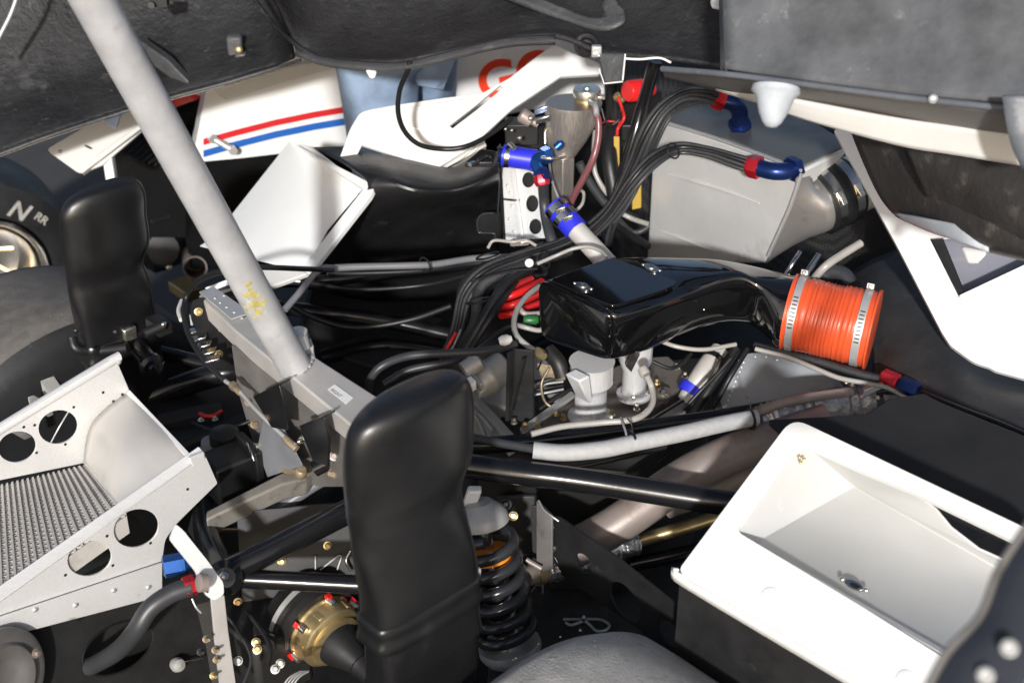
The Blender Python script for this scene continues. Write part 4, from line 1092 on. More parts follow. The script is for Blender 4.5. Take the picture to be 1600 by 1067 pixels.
def lineup2(ref, tgt):
    best, bk_ = None, None
    for T in (tgt, tgt[::-1]):
        for k in range(len(T)):
            q = T[k:] + T[:k]
            e = sum((a - b).length_squared for a, b in zip(ref, q))
            if best is None or e < best: best, bk_ = e, q
    return bk_
cir = lineup2(loop, cir)
obj("cone", skin_rings([loop] + [[a.lerp(b, k) for a, b in zip(loop, cir)] for k in (.3, .6, .85)] + [cir, [p + od * .02 for p in cir]]), m_cone, t, ang=70)
obj("cone_weld", sweep([tp.on(1252, 272, .002), tp.on(1236, 320, .004), tp.on(1222, 352, .004), tp.on(1200, 400, .003)], .0032, 6, 6), m_alu, t)
obj("outlet_pipe", lathe(ob, od, [(0, .05), (.16, .05), (.22, .05)], 36), m_alu2, t)
oc = ob + od * .012
sl_ = thing("tank_coupling", "black rubber sleeve with two T-bolt clamps joining the tank's outlet", "coupling", oc - U * .06)
obj("sleeve", lathe(oc, od, [(0, .05), (0, .0555), (.006, .057), (.060, .057), (.066, .0555), (.066, .05)], 40), m_rubber, sl_)
for s in (.014, .050):
    o = oc + od * s
    cl = obj("clamp", lathe(o, od, [(-.0075, .057), (-.0075, .0592), (.0075, .0592), (.0075, .057)], 40), m_steel, sl_)
    dv = (CAM - o); dv = (dv - od * dv.dot(od)).normalized(); sd = od.cross(dv)
    if sd.z < 0: sd = -sd
    obj("bolt", J(cyl(o + sd * .062 + dv * -.005, o + sd * .062 + dv * .021, .0035), lathe(o + sd * .062 + dv * .02, dv, [(0, .006), (.005, .006)], 6)), m_zinc, cl)
    obj("bridge", box(o + dv * .0605 - sd * .012, od * .005, sd * .012, dv * .002), m_zinc, cl, bev=.001)

def ell_fit(t, p0, p1, p2, r, mA, mB, rednut=True):
    """an elbow hose end: red nut at p0, blue body p0..p1..p2"""
    obj("elbow", sweep([p0, p0.lerp(p1, .6), p1.lerp(p0, .15).lerp(p2, .15), p1.lerp(p2, .4), p2], r, 14, 6), mA, t)
    d = (p0 - p1).normalized()
    obj("hose_nut", lathe(p0 - d * .004, d, [(0, r * 1.15), (.0, r * 1.35), (.014, r * 1.35), (.022, r * 1.1)], 6), mB, t)
    d2 = (p2 - p1).normalized()
    obj("swivel_nut", lathe(p2 - d2 * .016, d2, [(0, r * 1.1), (.0, r * 1.4), (.014, r * 1.4), (.016, r * 1.2)], 6), mA, t)
q0, q1, q2 = Z(1128, 156, .955), Z(1156, 165, .945), Z(1156, 200, .89)
e = thing("elbow_fitting", "blue elbow fitting with a red nut on top of the oil tank", "hose fitting", q2)
ell_fit(e, q0, q1, q2, .0145, m_dblue, m_red)
obj("bung", lathe(Z(1156, 213, .86), U, [(0, .015), (.012, .015), (.014, .012), (.03, .012)], 8), m_brass, e)
q0, q1, q2 = Z(1184, 262, .895), Z(1218, 271, .895), Z(1246, 262, .895)
e = thing("elbow_fitting", "blue angled fitting with a red nut against the oil tank's front face", "hose fitting", q1)
ell_fit(e, q0, q1, q2, .0145, m_dblue, m_red)

# ------------------------------------------------------------------ braided hoses
hoses = [
 ("thick black braided hose arching onto the top of the oil tank", 22, [(905, 372, .72), (955, 325, .78), (990, 260, .86), (1010, 210, .92), (1035, 170, .96), (1070, 148, .975), (1105, 148, .97), (1128, 156, .956)], m_braid),
 ("second black braided hose just inside the one arching onto the oil tank", 18, [(918, 376, .70), (968, 330, .76), (1000, 270, .83), (1022, 215, .90), (1044, 178, .94), (1076, 158, .95), (1104, 152, .95), (1122, 154, .954)], m_braid),
 ("black braided hose crossing the oil tank's front face to the lower fitting", 21, [(905, 380, .74), (950, 340, .80), (990, 285, .87), (1022, 250, .90), (1060, 232, .905), (1105, 238, .905), (1150, 252, .90), (1184, 262, .895)], m_braid),
 ("black braided hose curving low through the loom into the cross hoses", 22, [(700, 560, .62), (715, 510, .66), (728, 460, .7), (760, 425, .73), (820, 400, .74), (870, 385, .74), (910, 368, .75)], m_braid),
 ("black hose forming the outer left curve of the wiring loom", 16, [(690, 560, .60), (722, 505, .66), (722, 455, .7), (745, 425, .72), (800, 405, .72), (850, 385, .72)], m_rubber),
 ("black hose lying inside the outer curve of the wiring loom", 18, [(712, 556, .62), (742, 505, .68), (748, 455, .71), (775, 432, .73), (830, 412, .73), (890, 392, .73)], m_braid),
 ("straight black hose forming the right side of the wiring loom", 17, [(722, 556, .64), (752, 505, .69), (775, 465, .72), (792, 440, .73), (830, 418, .72)], m_rubber),
 ("thin black hose with a pale glint along the loom's right edge", 10, [(732, 552, .65), (762, 504, .70), (786, 468, .72), (806, 440, .71)], m_rubber),
 ("grey conduit pair running along the black side wall to the strut", 11, [(505, 420, .74), (560, 417, .735), (640, 415, .73), (680, 413, .725), (740, 404, .72), (800, 402, .72)], m_grey),
 ("black conduit tied below the grey one on the side wall", 9, [(512, 426, .73), (560, 427, .722), (640, 424, .718), (680, 420, .715), (740, 412, .71), (800, 408, .71)], m_rubber),
 ("pale grey conduit bending down from the side wall to the cross beam", 11, [(445, 484, .70), (470, 455, .715), (492, 428, .735), (505, 419, .742), (520, 420, .742)], m_grey),
 ("black cable crossing the white tray and strut to the far scoop bracket", 9, [(520, 422, .75), (470, 420, .78), (400, 418, .82), (350, 424, .82), (312, 438, .78), (292, 462, .74), (288, 495, .72), (298, 530, .70), (325, 570, .685), (355, 598, .675)], m_rubber),
 ("grey ribbed cable looping from behind the larger scoop to the starter", 13, [(576, 612, .68), (580, 590, .71), (600, 570, .73), (640, 556, .735), (700, 552, .735), (760, 548, .73), (805, 538, .72)], m_dgrey),
 ("red oil line hanging from the expansion tank's cap down to the loom", 11, [(928, 168, .95), (935, 190, .93), (934, 220, .90), (926, 250, .87), (910, 282, .83), (895, 310, .79), (890, 326, .77)], m_mauve),
 ("translucent pipe behind the red oil line", 8, [(930, 205, .86), (928, 240, .83), (930, 270, .80), (945, 298, .77), (960, 312, .75)], m_whose),
 ("dark rubber coolant pipe beside the expansion tank, lit along one side", 14, [(905, 255, .82), (918, 280, .79), (935, 305, .76), (955, 330, .73)], m_dgrey),
 ("black coolant hose behind the yellow band", 26, [(955, 200, .86), (952, 250, .82), (962, 310, .76)], m_rubber),
 ("thin translucent pipe at the foot of the oil tank", 8, [(968, 332, .73), (988, 342, .72), (1012, 350, .72)], m_whose),
 ("black rubber pipe at the foot of the oil tank", 13, [(962, 352, .70), (985, 368, .70), (1012, 385, .70)], m_rubber),
 ("pale hose looping over the airbox's rear corner", 6, [(840, 412, .76), (868, 400, .775), (895, 389, .785), (920, 386, .79), (940, 393, .79), (948, 402, .79)], m_whose),
 ("braided dark hose dropping from the blue elbow to the loom", 17, [(848, 284, .84), (850, 310, .80), (853, 340, .77), (860, 370, .75), (868, 388, .735)], m_dgrey),
 ("white wire dropping in front of the loom behind the red sleeves", 5, [(900, 330, .77), (910, 318, .78), (912, 302, .79), (905, 296, .80)], m_whose),
 ("white pipe curling out of the throttle body and along the black tube", 10, [(1010, 586, .70), (1018, 605, .68), (1020, 628, .67), (1008, 646, .665), (985, 656, .665), (940, 660, .662), (880, 666, .66), (830, 678, .655)], m_whose),
 ("white fibre sleeved hose tied along the black frame tube", 27, [(833, 703, .655), (880, 707, .652), (940, 702, .652), (990, 692, .653), (1060, 678, .655), (1130, 662, .655), (1182, 652, .655)], m_wsleeve),
 ("grey cable entering the left end of the white sleeve", 14, [(730, 682, .64), (770, 690, .645), (810, 697, .65), (838, 702, .655)], m_dgrey),
 ("grey rubber hose from the red and blue union into the oval opening", 30, [(298, 916, .575), (268, 927, .572), (235, 950, .56), (212, 985, .53), (185, 1015, .475), (150, 1036, .43), (125, 1046, .41)], m_dgrey),
 ("pale hose under the orange hose, running left to the engine", 8, [(1420, 622, .66), (1385, 605, .67), (1350, 598, .675), (1310, 590, .675), (1270, 574, .68), (1230, 558, .685), (1180, 545, .69)], m_whose),
 ("braided hose beside the pale hose under the orange hose", 13, [(1375, 592, .685), (1330, 580, .685), (1280, 565, .685), (1230, 552, .685), (1180, 540, .68)], m_braid),
 ("clear hose hanging below the airbox's lower edge", 7, [(1030, 532, .69), (1060, 542, .685), (1100, 546, .68), (1150, 538, .68)], m_whose),
 ("black hose dropping past the grey water pipe", 16, [(1150, 545, .66), (1130, 575, .64), (1105, 612, .60), (1080, 650, .56)], m_rubber),
 ("thin black pipe right of the dropping hose", 9, [(1168, 545, .66), (1140, 590, .63), (1115, 635, .58), (1092, 660, .55)], m_rubber),
 ("pale steel pipe pair behind the orange hose, front one", 10, [(1250, 448, .74), (1262, 425, .76), (1280, 398, .78)], m_steel),
 ("second pale steel pipe behind the orange hose, left one", 8, [(1228, 430, .74), (1240, 410, .76), (1250, 394, .77)], m_steel),
 ("clear bent pipe against the carbon weave", 13, [(1268, 440, .76), (1290, 416, .79), (1316, 398, .80), (1345, 380, .81)], m_whose),
 ("white wire trailing beside the notched side wall", 5, [(762, 388, .75), (772, 376, .76), (800, 378, .765), (822, 376, .765), (838, 384, .76)], m_whose),
 ("thin steel cable past the expansion tank's neck", 4, [(858, 250, .85), (862, 280, .83), (874, 312, .80), (888, 335, .77)], m_grey),
 ("dark battery cable low in the gap above the engine", 8, [(840, 400, .70), (850, 430, .68), (800, 432, .69), (740, 470, .68)], m_rubber),
]
for lb, w, pts, m in hoses[:4]:                  # these run as bundles of slimmer braided lines
    hb = thing("hose_bundle", {0: "outer bundle of black braided lines arching onto the top of the oil tank", 1: "inner bundle of black braided lines under the outer arch to the oil tank's top", 2: "bundle of black braided lines crossing the oil tank's front face", 3: "bundle of black braided lines curving low through the wiring loom"}[[h[0] for h in hoses].index(lb)], "hose", pts[0])
    P_ = [V3(p) for p in pts]
    r_ = px(w, pts)
    for k in range(4):
        offs = []
        for i, p in enumerate(P_):
            tg = (P_[min(i + 1, len(P_) - 1)] - P_[max(i - 1, 0)]).normalized()
            vd = (CAM - p).normalized()
            sd = tg.cross(vd).normalized()
            wob = .12 * sin(i * 1.7 + k)
            offs.append(p + sd * r_ * ((-.72, -.24, .26, .74)[k] + wob) + vd * r_ * (.25, .5, .42, .1)[k])
        obj("hose", sweep(offs, r_ * .33, 10, 7), (m_braid, m_rubber, m_braid, m_dgrey)[k], hb)
for lb, w, pts, m in hoses[4:]:
    one("hose" if w > 9 else "thin_hose", lb, "hose", tube(pts, w, 12, 8), m)

# red sleeves and clips in the loom
for i, (pts, w, lb) in enumerate((([(778, 468, .69), (800, 462, .70), (822, 452, .70), (846, 440, .69)], 13, "bright red sleeve beside the airbox, topmost of three"),
                            ([(780, 482, .69), (802, 476, .705), (824, 468, .70), (846, 458, .69)], 12, "bright red sleeve beside the airbox, middle of three"),
                            ([(782, 494, .69), (802, 490, .70), (822, 482, .70), (848, 472, .69)], 11, "bright red sleeve beside the airbox, lowest of three"),
                            ([(790, 452, .70), (805, 446, .70), (830, 436, .69)], 12, "dark red sleeve above the bright red ones"))):
    one("wire_sleeve", lb, "wire", tube(pts, w, 10, 6), m_redw if i == 3 else m_redp, group="red sleeves by the airbox")
one("red_wire", "single red wire at the foot of the wiring loom", "wire", tube([(694, 552, .66), (704, 534, .68), (712, 520, .69)], 5), m_redp)
one("white_wire", "single white wire at the foot of the wiring loom", "wire", tube([(704, 549, .66), (712, 533, .68), (720, 515, .69)], 3), m_whose)
t = thing("braided_loop", "loop of pale braided pipe curling round the airbox's left corner", "pipe", (820, 490, .7))
obj("pipe", tube([(842, 448, .725), (822, 464, .73), (808, 484, .73), (803, 505, .725), (808, 525, .715), (828, 543, .705), (846, 552, .70)], 9, 10, 6), m_whose, t)
obj("union", lathe(Z(838, 549, .70), Z(848, 556, .70) - Z(838, 549, .70), [(0, .008), (.012, .009), (.02, .006)], 8), m_brass, t)
one("braided_loop", "short pale braided pipe crossing above the green connector", "pipe", tube([(812, 482, .72), (820, 490, .715), (838, 490, .71), (850, 488, .71)], 8), m_whose)
one("braided_loop", "short pale braided pipe crossing below the green connector", "pipe", tube([(808, 508, .715), (822, 512, .715), (840, 516, .71), (850, 514, .71)], 8), m_whose)
one("connector", "small dark green plug between the pale braided pipes", "connector", lathe(Z(818, 500, .71), Z(842, 500, .71) - Z(818, 500, .71), [(0, .006), (.004, .008), (.02, .008), (.024, .005)], 12), m_green)
one("cable_clip", "round white clip on the loom above the airbox's rear corner", "clip", lathe(Z(827, 411, .765), CAM - Z(827, 411, .765), [(-.006, .004), (-.002, .0075), (.003, .0065), (.005, 0)], 18), m_paper)
one("cable_clip", "oval white clip above the starter motor", "clip", J(lathe(Z(780, 534, .735), Vector((1, .2, .2)), [(0, .006), (.006, .0085), (.014, .008), (.02, .004)], 14)), m_paper)

# ------------------------------------------------------------------ expansion tank, its cap and neighbours
t = thing("header_tank", "tapering brushed steel header tank with a round filler cap", "tank", (878, 320, .72))
def ovalring(u, v, z, ru, n=32):
    c = Z(u, v, z); r = ru * dep(c) / FPX
    return [c + (Vector((1, 0, 0)) * cos(2 * pi * i / n) + Vector((0, 1, 0)) * sin(2 * pi * i / n) * .85) * r for i in range(n)]
obj("shell", skin_rings([ovalring(897, 160, .93, 44), ovalring(896, 164, .925, 45), ovalring(893, 190, .895, 41), ovalring(885, 220, .862, 31), ovalring(879, 242, .84, 21)]), m_brush, t, ang=50)
obj("neck", prism([Z(862, 246, .845), Z(880, 252, .845), Z(898, 246, .845), Z(882, 238, .84)], U * -.115), m_brush, t, bev=.002)
obj("filler_neck", lathe(Z(917, 156, .93), U, [(0, .022), (.012, .021), (.016, .019)], 28), m_brass, t)
obj("cap", lathe(Z(917, 147, .95) , U, [(-.004, .020), (-.004, .0245), (.006, .0245), (.010, .0225), (.0105, .008), (.013, .007), (.013, 0)], 30), m_zinc, t)
obj("cap_ear", box(Z(937, 152, .948), Vector((.009, 0, 0)), Vector((0, .006, 0)), U * .003), m_zinc, t, bev=.001)
obj("overflow_spout", tube([(922, 160, .95), (930, 166, .955), (932, 180, .945)], 9), m_alu, t)
obj("vent_pipe", tube([(852, 225, .865), (852, 205, .885), (856, 198, .89), (868, 195, .893), (882, 190, .897)], 4), m_zinc, t)
obj("solder_line", tube([(912, 180, .905), (897, 212, .875), (884, 238, .85)], 3), m_steel, t)
for i, (u, v) in enumerate(((846, 172), (848, 187))):
    obj("bracket_leaf", box(Z(u, v, .92), Vector((.012, 0, .004)), Vector((0, .004, 0)), U * .005), m_steel, t, bev=.001)
t = thing("coolant_joint", "bright blue silicone joint with a blue elbow, left of the header tank", "hose joint", (815, 245, .82))
a, b = Z(786, 243, .86), Z(838, 251, .855)
obj("sleeve", lathe(a, b - a, [(0, .016), (0, .019), ((b - a).length, .019), ((b - a).length, .016)], 24), m_bsil, t)
obj("clamp", lathe(a + (b - a) * .16, b - a, [(-.004, .0192), (-.004, .0205), (.004, .0205), (.004, .0192)], 24), m_steel, t)
obj("dark_bore", lathe(a - (b - a) * .12, b - a, [(0, .013), (.012, .016)], 20), m_dblue, t)
obj("clamp_screw", cyl(Z(797, 225, .885), Z(804, 232, .885), .004), m_zinc, t)
ell_fit(t, Z(846, 272, .85), Z(834, 250, .865), Z(860, 240, .87), .011, m_blue, m_dblue)
obj("lower_nut", lathe(Z(845, 274, .85), Z(848, 290, .835) - Z(845, 274, .85), [(0, .013), (.012, .0145), (.018, .012)], 8), m_red, t)
obj("tee", tube([(846, 246, .875), (862, 248, .875), (880, 246, .87)], 6), m_zinc, t)
obj("blue_cap", lathe(Z(868, 232, .885), Vector((.5, .2, .4)), [(0, .007), (.012, .0075), (.016, .004)], 10), m_blue, t)
t = thing("lightened_bracket", "aluminium bracket with a column of round holes below the blue joint", "bracket", (815, 375, .72))
bp_ = P3(Z(785, 265, .80), Z(848, 275, .81), Z(790, 372, .70))
obj("web", plate(bp_, [(784, 262), (812, 262), (836, 270), (846, 300), (852, 372), (790, 376)], [ell(825, 281, 10, 12, 0), ell(831, 318, 10, 13, 0), ell(836, 354, 10, 12, 0)], th=.004), m_sheet, t, bev=.0008)
obj("flange", prism([bp_.on(800, 264, .001), bp_.on(806, 264, .001), bp_.on(820, 372, .001), bp_.on(813, 372, .001)], bp_.n * .006), m_sheet, t, bev=.001)
obj("backing", plate(bp_, [(782, 258), (850, 268), (862, 380), (786, 380)], th=.004, h=-.03), m_matte, t)
for u, v in ((793, 290), (797, 301), (796, 342), (800, 322), (803, 362)):
    obj("pop_rivet", rivet(bp_.on(u, v, 0), bp_.n, .003), m_alu, t)
obj("tie", tube([bp_.on(784, 311, .003), bp_.on(800, 313, .009), bp_.on(812, 313, .003)], 3), m_rubber, t)
obj("foot_fitting", J(box(Z(812, 379, .76), Vector((.016, 0, .001)), Vector((0, .006, 0)), U * .004), cyl(Z(800, 385, .75), Z(806, 374, .76), .005)), m_zinc, t, bev=.001)
t = thing("alloy_coolant_pipe", "grey alloy pipe with a blue clamped sleeve, dropping behind the airbox", "pipe", (905, 390, .74))
a, b = Z(866, 322, .80), Z(936, 398, .745)
obj("pipe", cyl(a.lerp(b, .3), b + (b - a) * .2, .0175, n=28), m_tankend, t)
obj("sleeve", lathe(a, b - a, [(0, .016), (0, .021), ((b - a).length * .5, .021), ((b - a).length * .5, .018)], 28), m_bsil, t)
for s in (.08, .25):
    obj("clamp", lathe(a + (b - a) * s, b - a, [(-.006, .0212), (-.006, .0226), (.006, .0226), (.006, .0212)], 28), m_steel, t)
    obj("clamp_screw", box(a + (b - a) * s + (CAM - a).normalized() * .024 + Vector((.004, 0, 0)), Vector((.008, 0, .003)), Vector((0, .003, 0)), U * .004), m_zinc, t, bev=.001)
t = thing("isolator_knob", "bright red battery isolator knob beside the header tank", "switch", (990, 145, .9))
kd = (Vector((-.75, -.5, .1))).normalized()
kc = Z(984, 143, .93)
obj("knob", lathe(kc + kd * -.01, kd, [(-.02, .012), (-.018, .0195), (.012, .0195), (.016, .017), (.016, 0)], 24), m_redp, t)
obj("stem", cyl(kc - kd * .05, kc - kd * .02, .013), m_redw, t)
obj("terminal", J(hexbolt(Z(966, 152, .94), kd, .008), cyl(Z(960, 150, .94), Z(975, 158, .935), .004)), m_brass, t)
obj("lead", tube([(966, 152, .945), (972, 170, .93), (975, 185, .92), (966, 200, .90), (964, 212, .89)], 5), m_redw, t)
one("yellow_band", "yellow webbing strip hanging between the black hoses", "strap", prism([Z(959, 214, .86), Z(968, 214, .86), Z(968, 300, .76), Z(960, 300, .76)], Vector((0, .004, 0))), m_yellow, bev=.001)
one("yellow_band", "lower yellow strip showing left of the oil tank", "strap", prism([Z(988, 285, .74), Z(1002, 282, .74), Z(1002, 325, .69), Z(988, 328, .69)], Vector((0, .004, 0))), m_yellow, bev=.001)
one("relay_box", "small black relay below the red knob", "relay", box(Z(985, 205, .84), Vector((.018, 0, 0)), Vector((0, .01, 0)), U * .016), m_rubber, bev=.003)
one("solenoid", "brown rusty solenoid against the white shoulder's lower edge", "solenoid", J(lathe(Z(812, 178, .90), Vector((.9, -.2, -.5)), [(0, .008), (.004, .014), (.024, .013), (.028, .006), (.038, .006)], 14)), m_rust)
tb = one("terminal_block", "cluster of dark connectors left of the header tank", "connector", box(Z(815, 205, .84), Vector((.03, 0, 0)), Vector((0, .02, 0)), U * .02), m_dark, bev=.002)
obj("plug", lathe(Z(830, 190, .88), Vector((.6, -.6, .4)), [(0, .007), (.01, .006), (.012, 0)], 8), m_zinc, tb)
for u, v, z, r in ((829, 185, .9, .005), (812, 216, .87, .004), (800, 204, .87, .003), (790, 202, .87, .003)):
    one("steel_stud", {829: "bright stud at the end of the brown solenoid", 812: "steel stud on the dark connectors, lowest of three", 800: "steel stud on the dark connectors, upper right of three", 790: "steel stud on the dark connectors, leftmost of three"}[u], "stud", rivet(Z(u, v, z), CAM - Z(u, v, z), r), m_zinc)

# ------------------------------------------------------------------ engine
t = thing("engine", "brown cast engine block with bolted covers below the airbox", "engine", (960, 650, .4))
eb = Pl(Vector((0, 0, .575)), F, L)
obj("head_cover", prism([eb.on(812, 668), eb.on(905, 600), eb.on(985, 560), eb.on(1045, 555), eb.on(1082, 590), eb.on(1040, 625), eb.on(960, 668), eb.on(840, 690)], U * -.06), m_cast, t, bev=.004)
obj("block", prism([eb.on(745, 700) - U * .02, eb.on(790, 620) - U * .02, eb.on(900, 560) - U * .02, eb.on(1120, 540) - U * .02, eb.on(1100, 640) - U * .02, eb.on(980, 720) - U * .02], U * -.25), m_dark, t, bev=.004)
obj("front_case", prism([eb.on(735, 618, .0), eb.on(800, 640, .0), eb.on(870, 570, .0), eb.on(830, 550, .0)], U * -.1), m_castl, t, bev=.004)
obj("bell_flange", J(prism([Z(728, 615, .6), Z(740, 608, .6), Z(808, 682, .59), Z(795, 690, .585)], U * -.03), prism([Z(740, 625, .585), Z(752, 620, .585), Z(790, 690, .57), Z(770, 695, .57)], U * -.03)), m_castl, t, bev=.003)
obj("side_rail", prism([Z(1010, 655, .58), Z(1066, 620, .585), Z(1074, 632, .57), Z(1040, 662, .565)], U * -.03), m_castl, t, bev=.004)
obj("side_rail_groove", tube([(1020, 655, .587), (1045, 640, .588), (1068, 626, .588)], 4), m_dark, t)
obj("boss", lathe(Z(1036, 632, .56), U, [(0, .012), (.028, .011), (.03, .0)], 18), m_cast, t)
obj("linkage_bar", prism([Z(812, 668, .60), Z(893, 610, .61), Z(898, 617, .61), Z(818, 676, .60)], U * -.006), m_castl, t, bev=.001)
obj("linkage_plate", prism([Z(855, 616, .605), Z(884, 612, .608), Z(868, 628, .605)], U * -.004), m_castl, t, bev=.001)
proto = None
for u, v, z, m in ((803, 661, .60, m_zinc), (822, 646, .60, m_zinc), (868, 648, .58, m_brass), (820, 668, .605, m_brass), (840, 668, .605, m_brass), (954, 598, .585, m_brass), (956, 648, .58, m_brass), (995, 640, .585, m_zinc), (1026, 600, .58, m_brass), (1036, 618, .60, m_zinc), (1070, 590, .585, m_zinc), (1057, 576, .585, m_zinc), (880, 655, .578, m_brass), (935, 664, .575, m_zinc), (1001, 702, .52, m_zinc), (1043, 698, .52, m_zinc)):
    p = Z(u, v, z)
    if proto is None:
        proto = obj("cover_bolt", hexbolt(org[t].copy(), U, .0052, .008), m_zinc, t)
        proto.location = p - org[t]
    else:
        q = proto.copy(); q.data = proto.data; COL.objects.link(q); q.parent = t; q.location = p - org[t]; q.rotation_euler.z = u; q.name = "cover_bolt"
        if m is m_brass:
            q.material_slots[0].link = 'OBJECT'; q.material_slots[0].material = m
# intake trumpets
t = thing("inlet_trumpet", "taller polished inlet trumpet under the airbox's front corner", "inlet", (925, 655, .58))
p = Z(922, 652, .578)
obj("barrel", lathe(p, U, [(0, .034), (.004, .036), (.008, .028), (.012, .0255), (.055, .0255), (.06, .027), (.068, .034), (.10, .034), (.106, .036)], 36), m_polish, t)
obj("wedge_boss", prism([Z(882, 584, .685), Z(900, 575, .69), Z(905, 612, .64), Z(900, 620, .635)], L * .03), m_polish, t, bev=.003)
obj("stop_screw", hexbolt(Z(948, 596, .64), L, .004), m_dark, t)
t = thing("inlet_trumpet", "shorter polished inlet trumpet carrying the white pipe", "inlet", (990, 620, .58))
p = Z(990, 618, .585)
obj("barrel", lathe(p, U, [(0, .028), (.006, .028), (.01, .02), (.05, .02), (.07, .027), (.10, .027)], 32), m_polish, t)
obj("base_flange", prism([Z(968, 606, .592), Z(990, 628, .592), Z(1018, 615, .592), Z(996, 596, .592)], U * -.008), m_polish, t, bev=.002)
obj("pipe_union", lathe(Z(1003, 574, .70), Z(1012, 592, .69) - Z(1003, 574, .70), [(0, .005), (.002, .008), (.012, .0085), (.018, .006)], 12), m_whose, t)
obj("throttle_arm", box(Z(988, 560, .70), Vector((.006, 0, .016)), Vector((0, .006, 0)), Vector((-.005, 0, .006))), m_steel, t, bev=.001)
for u, v in ((974, 612), (990, 624), (1012, 613)):
    obj("nut", hexbolt(Z(u, v, .594), U, .004), m_zinc, t)
t = thing("starter_motor", "pale grey starter motor with a squared cap, right of the larger scoop", "starter motor", (760, 590, .55))
a, b = Z(744, 602, .63), Z(790, 572, .65)
d = b - a
obj("barrel", lathe(a, d, [(-.004, .02), (0, .0265), (.02, .027), (.022, .0285), (.03, .0285), (.032, .027), (d.length, .027), (d.length + .004, .02)], 32), m_castl, t)
obj("solenoid", lathe(Z(728, 578, .665), d, [(-.006, .008), (-.004, .015), (.024, .016), (.028, .01)], 20), m_castl, t)
obj("cap", box(Z(733, 602, .655), d.normalized() * .009, U * .008, d.cross(U).normalized() * .010), m_paper, t, bev=.002)
obj("lug", J(box(Z(752, 611, .63), d.normalized() * .008, U * .006, d.cross(U).normalized() * .008), box(Z(747, 596, .66), d.normalized() * .003, U * .004, d.cross(U).normalized() * .014)), m_castl, t, bev=.002)
obj("stud", cyl(Z(720, 574, .665), Z(732, 590, .66), .003), m_steel, t)
t = thing("engine_bracket", "upright black sheet bracket between the starter and the taller trumpet", "bracket", (815, 650, .58))
g1 = prism([Z(800, 545, .73), Z(832, 548, .73), Z(833, 652, .60), Z(816, 660, .595), Z(790, 655, .595)], F * .004)
obj("web", g1, m_matte, t, bev=.001)
obj("rib", J(prism([Z(818, 560, .732), Z(822, 560, .732), Z(804, 640, .618), Z(800, 640, .618)], F * -.006), prism([Z(798, 548, .735), Z(803, 548, .735), Z(800, 655, .60), Z(795, 655, .60)], F * -.008)), m_matte, t)
t = thing("water_pipe", "grey water pipe with a blue sleeve edge, right of the engine's covers", "pipe", (1110, 590, .58))
obj("pipe", tube([(1075, 625, .57), (1090, 598, .60), (1108, 570, .62), (1125, 550, .63)], 34, 20), m_tankend, t)
obj("sleeve", tube([(1075, 615, .585), (1083, 603, .595)], 40, 20), m_bsil, t)
obj("clamp", tube([(1112, 566, .622), (1116, 560, .625)], 38, 20), m_rubber, t)
obj("bright_strap", prism([Z(1108, 602, .63), Z(1112, 604, .63), Z(1128, 560, .66), Z(1124, 558, .66)], U * .002), m_steel, t)
t = thing("lower_shield", "mottled aluminium heat shield sheet under the orange hose", "heat shield", (1210, 610, .5))
sp = PN(Z(1220, 610, .585), (-.12, -.72, .68))
obj("sheet", plate(sp, rnd([(1165, 552), (1200, 551), (1240, 566), (1310, 590), (1322, 612), (1330, 660), (1115, 672), (1125, 620), (1150, 575)], 10), th=.003), m_shield, t, bev=.001)
for i in range(14):
    u, v = 1162 - i * 3.1, 566 + i * 7.4
    obj("edge_rivet", rivet(sp.on(u, v, 0), sp.n, .0024), m_alu, t)
for u, v in ((1180, 557), (1197, 557), (1214, 562)):
    obj("edge_rivet", rivet(sp.on(u, v, 0), sp.n, .0026), m_alu, t)
obj("gusset", plate(sp, [(1108, 655), (1116, 620), (1122, 618), (1132, 645), (1130, 655)], th=.004, h=.012), m_dark, t)
t = thing("wrapped_pipe", "pipe in crumpled dark heat wrap running to the fairing wall", "pipe", (1280, 630, .6))
obj("wrap", tube([(1185, 661, .625), (1215, 650, .63), (1260, 638, .632), (1310, 629, .632), (1358, 622, .63)], [.014, .02, .026, .028, .026] and 50, 20, 10, prof=lambda i: 1 + .05 * sin(i * 1.7) + .04 * sin(i * 4.1)), m_foild, t)
obj("scorched_band", tube([(1180, 645, .655), (1220, 630, .66), (1270, 620, .66), (1330, 612, .655)], 16, 12, 8), m_rust, t)
obj("end_bracket", J(box(Z(1368, 604, .665), Vector((.02, .006, .006)), Vector((0, .005, 0)), U * .006), box(Z(1395, 625, .64), Vector((.014, .004, -.004)), Vector((0, .01, 0)), U * .003)), m_alu, t, bev=.001)
for u, v in ((1371, 622), (1348, 620), (1322, 598), (1332, 602)):
    obj("bracket_bolt", hexbolt(Z(u, v, .665), U, .004), m_zinc, t)
obj("lower_bracket", prism([Z(1290, 668, .60), Z(1340, 660, .60), Z(1356, 652, .61), Z(1352, 664, .6), Z(1330, 672, .59)], U * -.006), m_castl, t)
t = thing("hose_union", "dark red and blue hose union at the foot of the fairing wall", "hose fitting", (1400, 595, .66))
a, b = Z(1378, 586, .68), Z(1405, 598, .68); c = Z(1440, 614, .68)
obj("red_nut", lathe(a, b - a, [(0, .009), (.003, .0125), (.028, .0125), (.03, .01)], 6), m_red, t)
obj("blue_body", lathe(b, c - b, [(0, .01), (.004, .013), (.03, .013), (.034, .011)], 6), m_dblue, t)
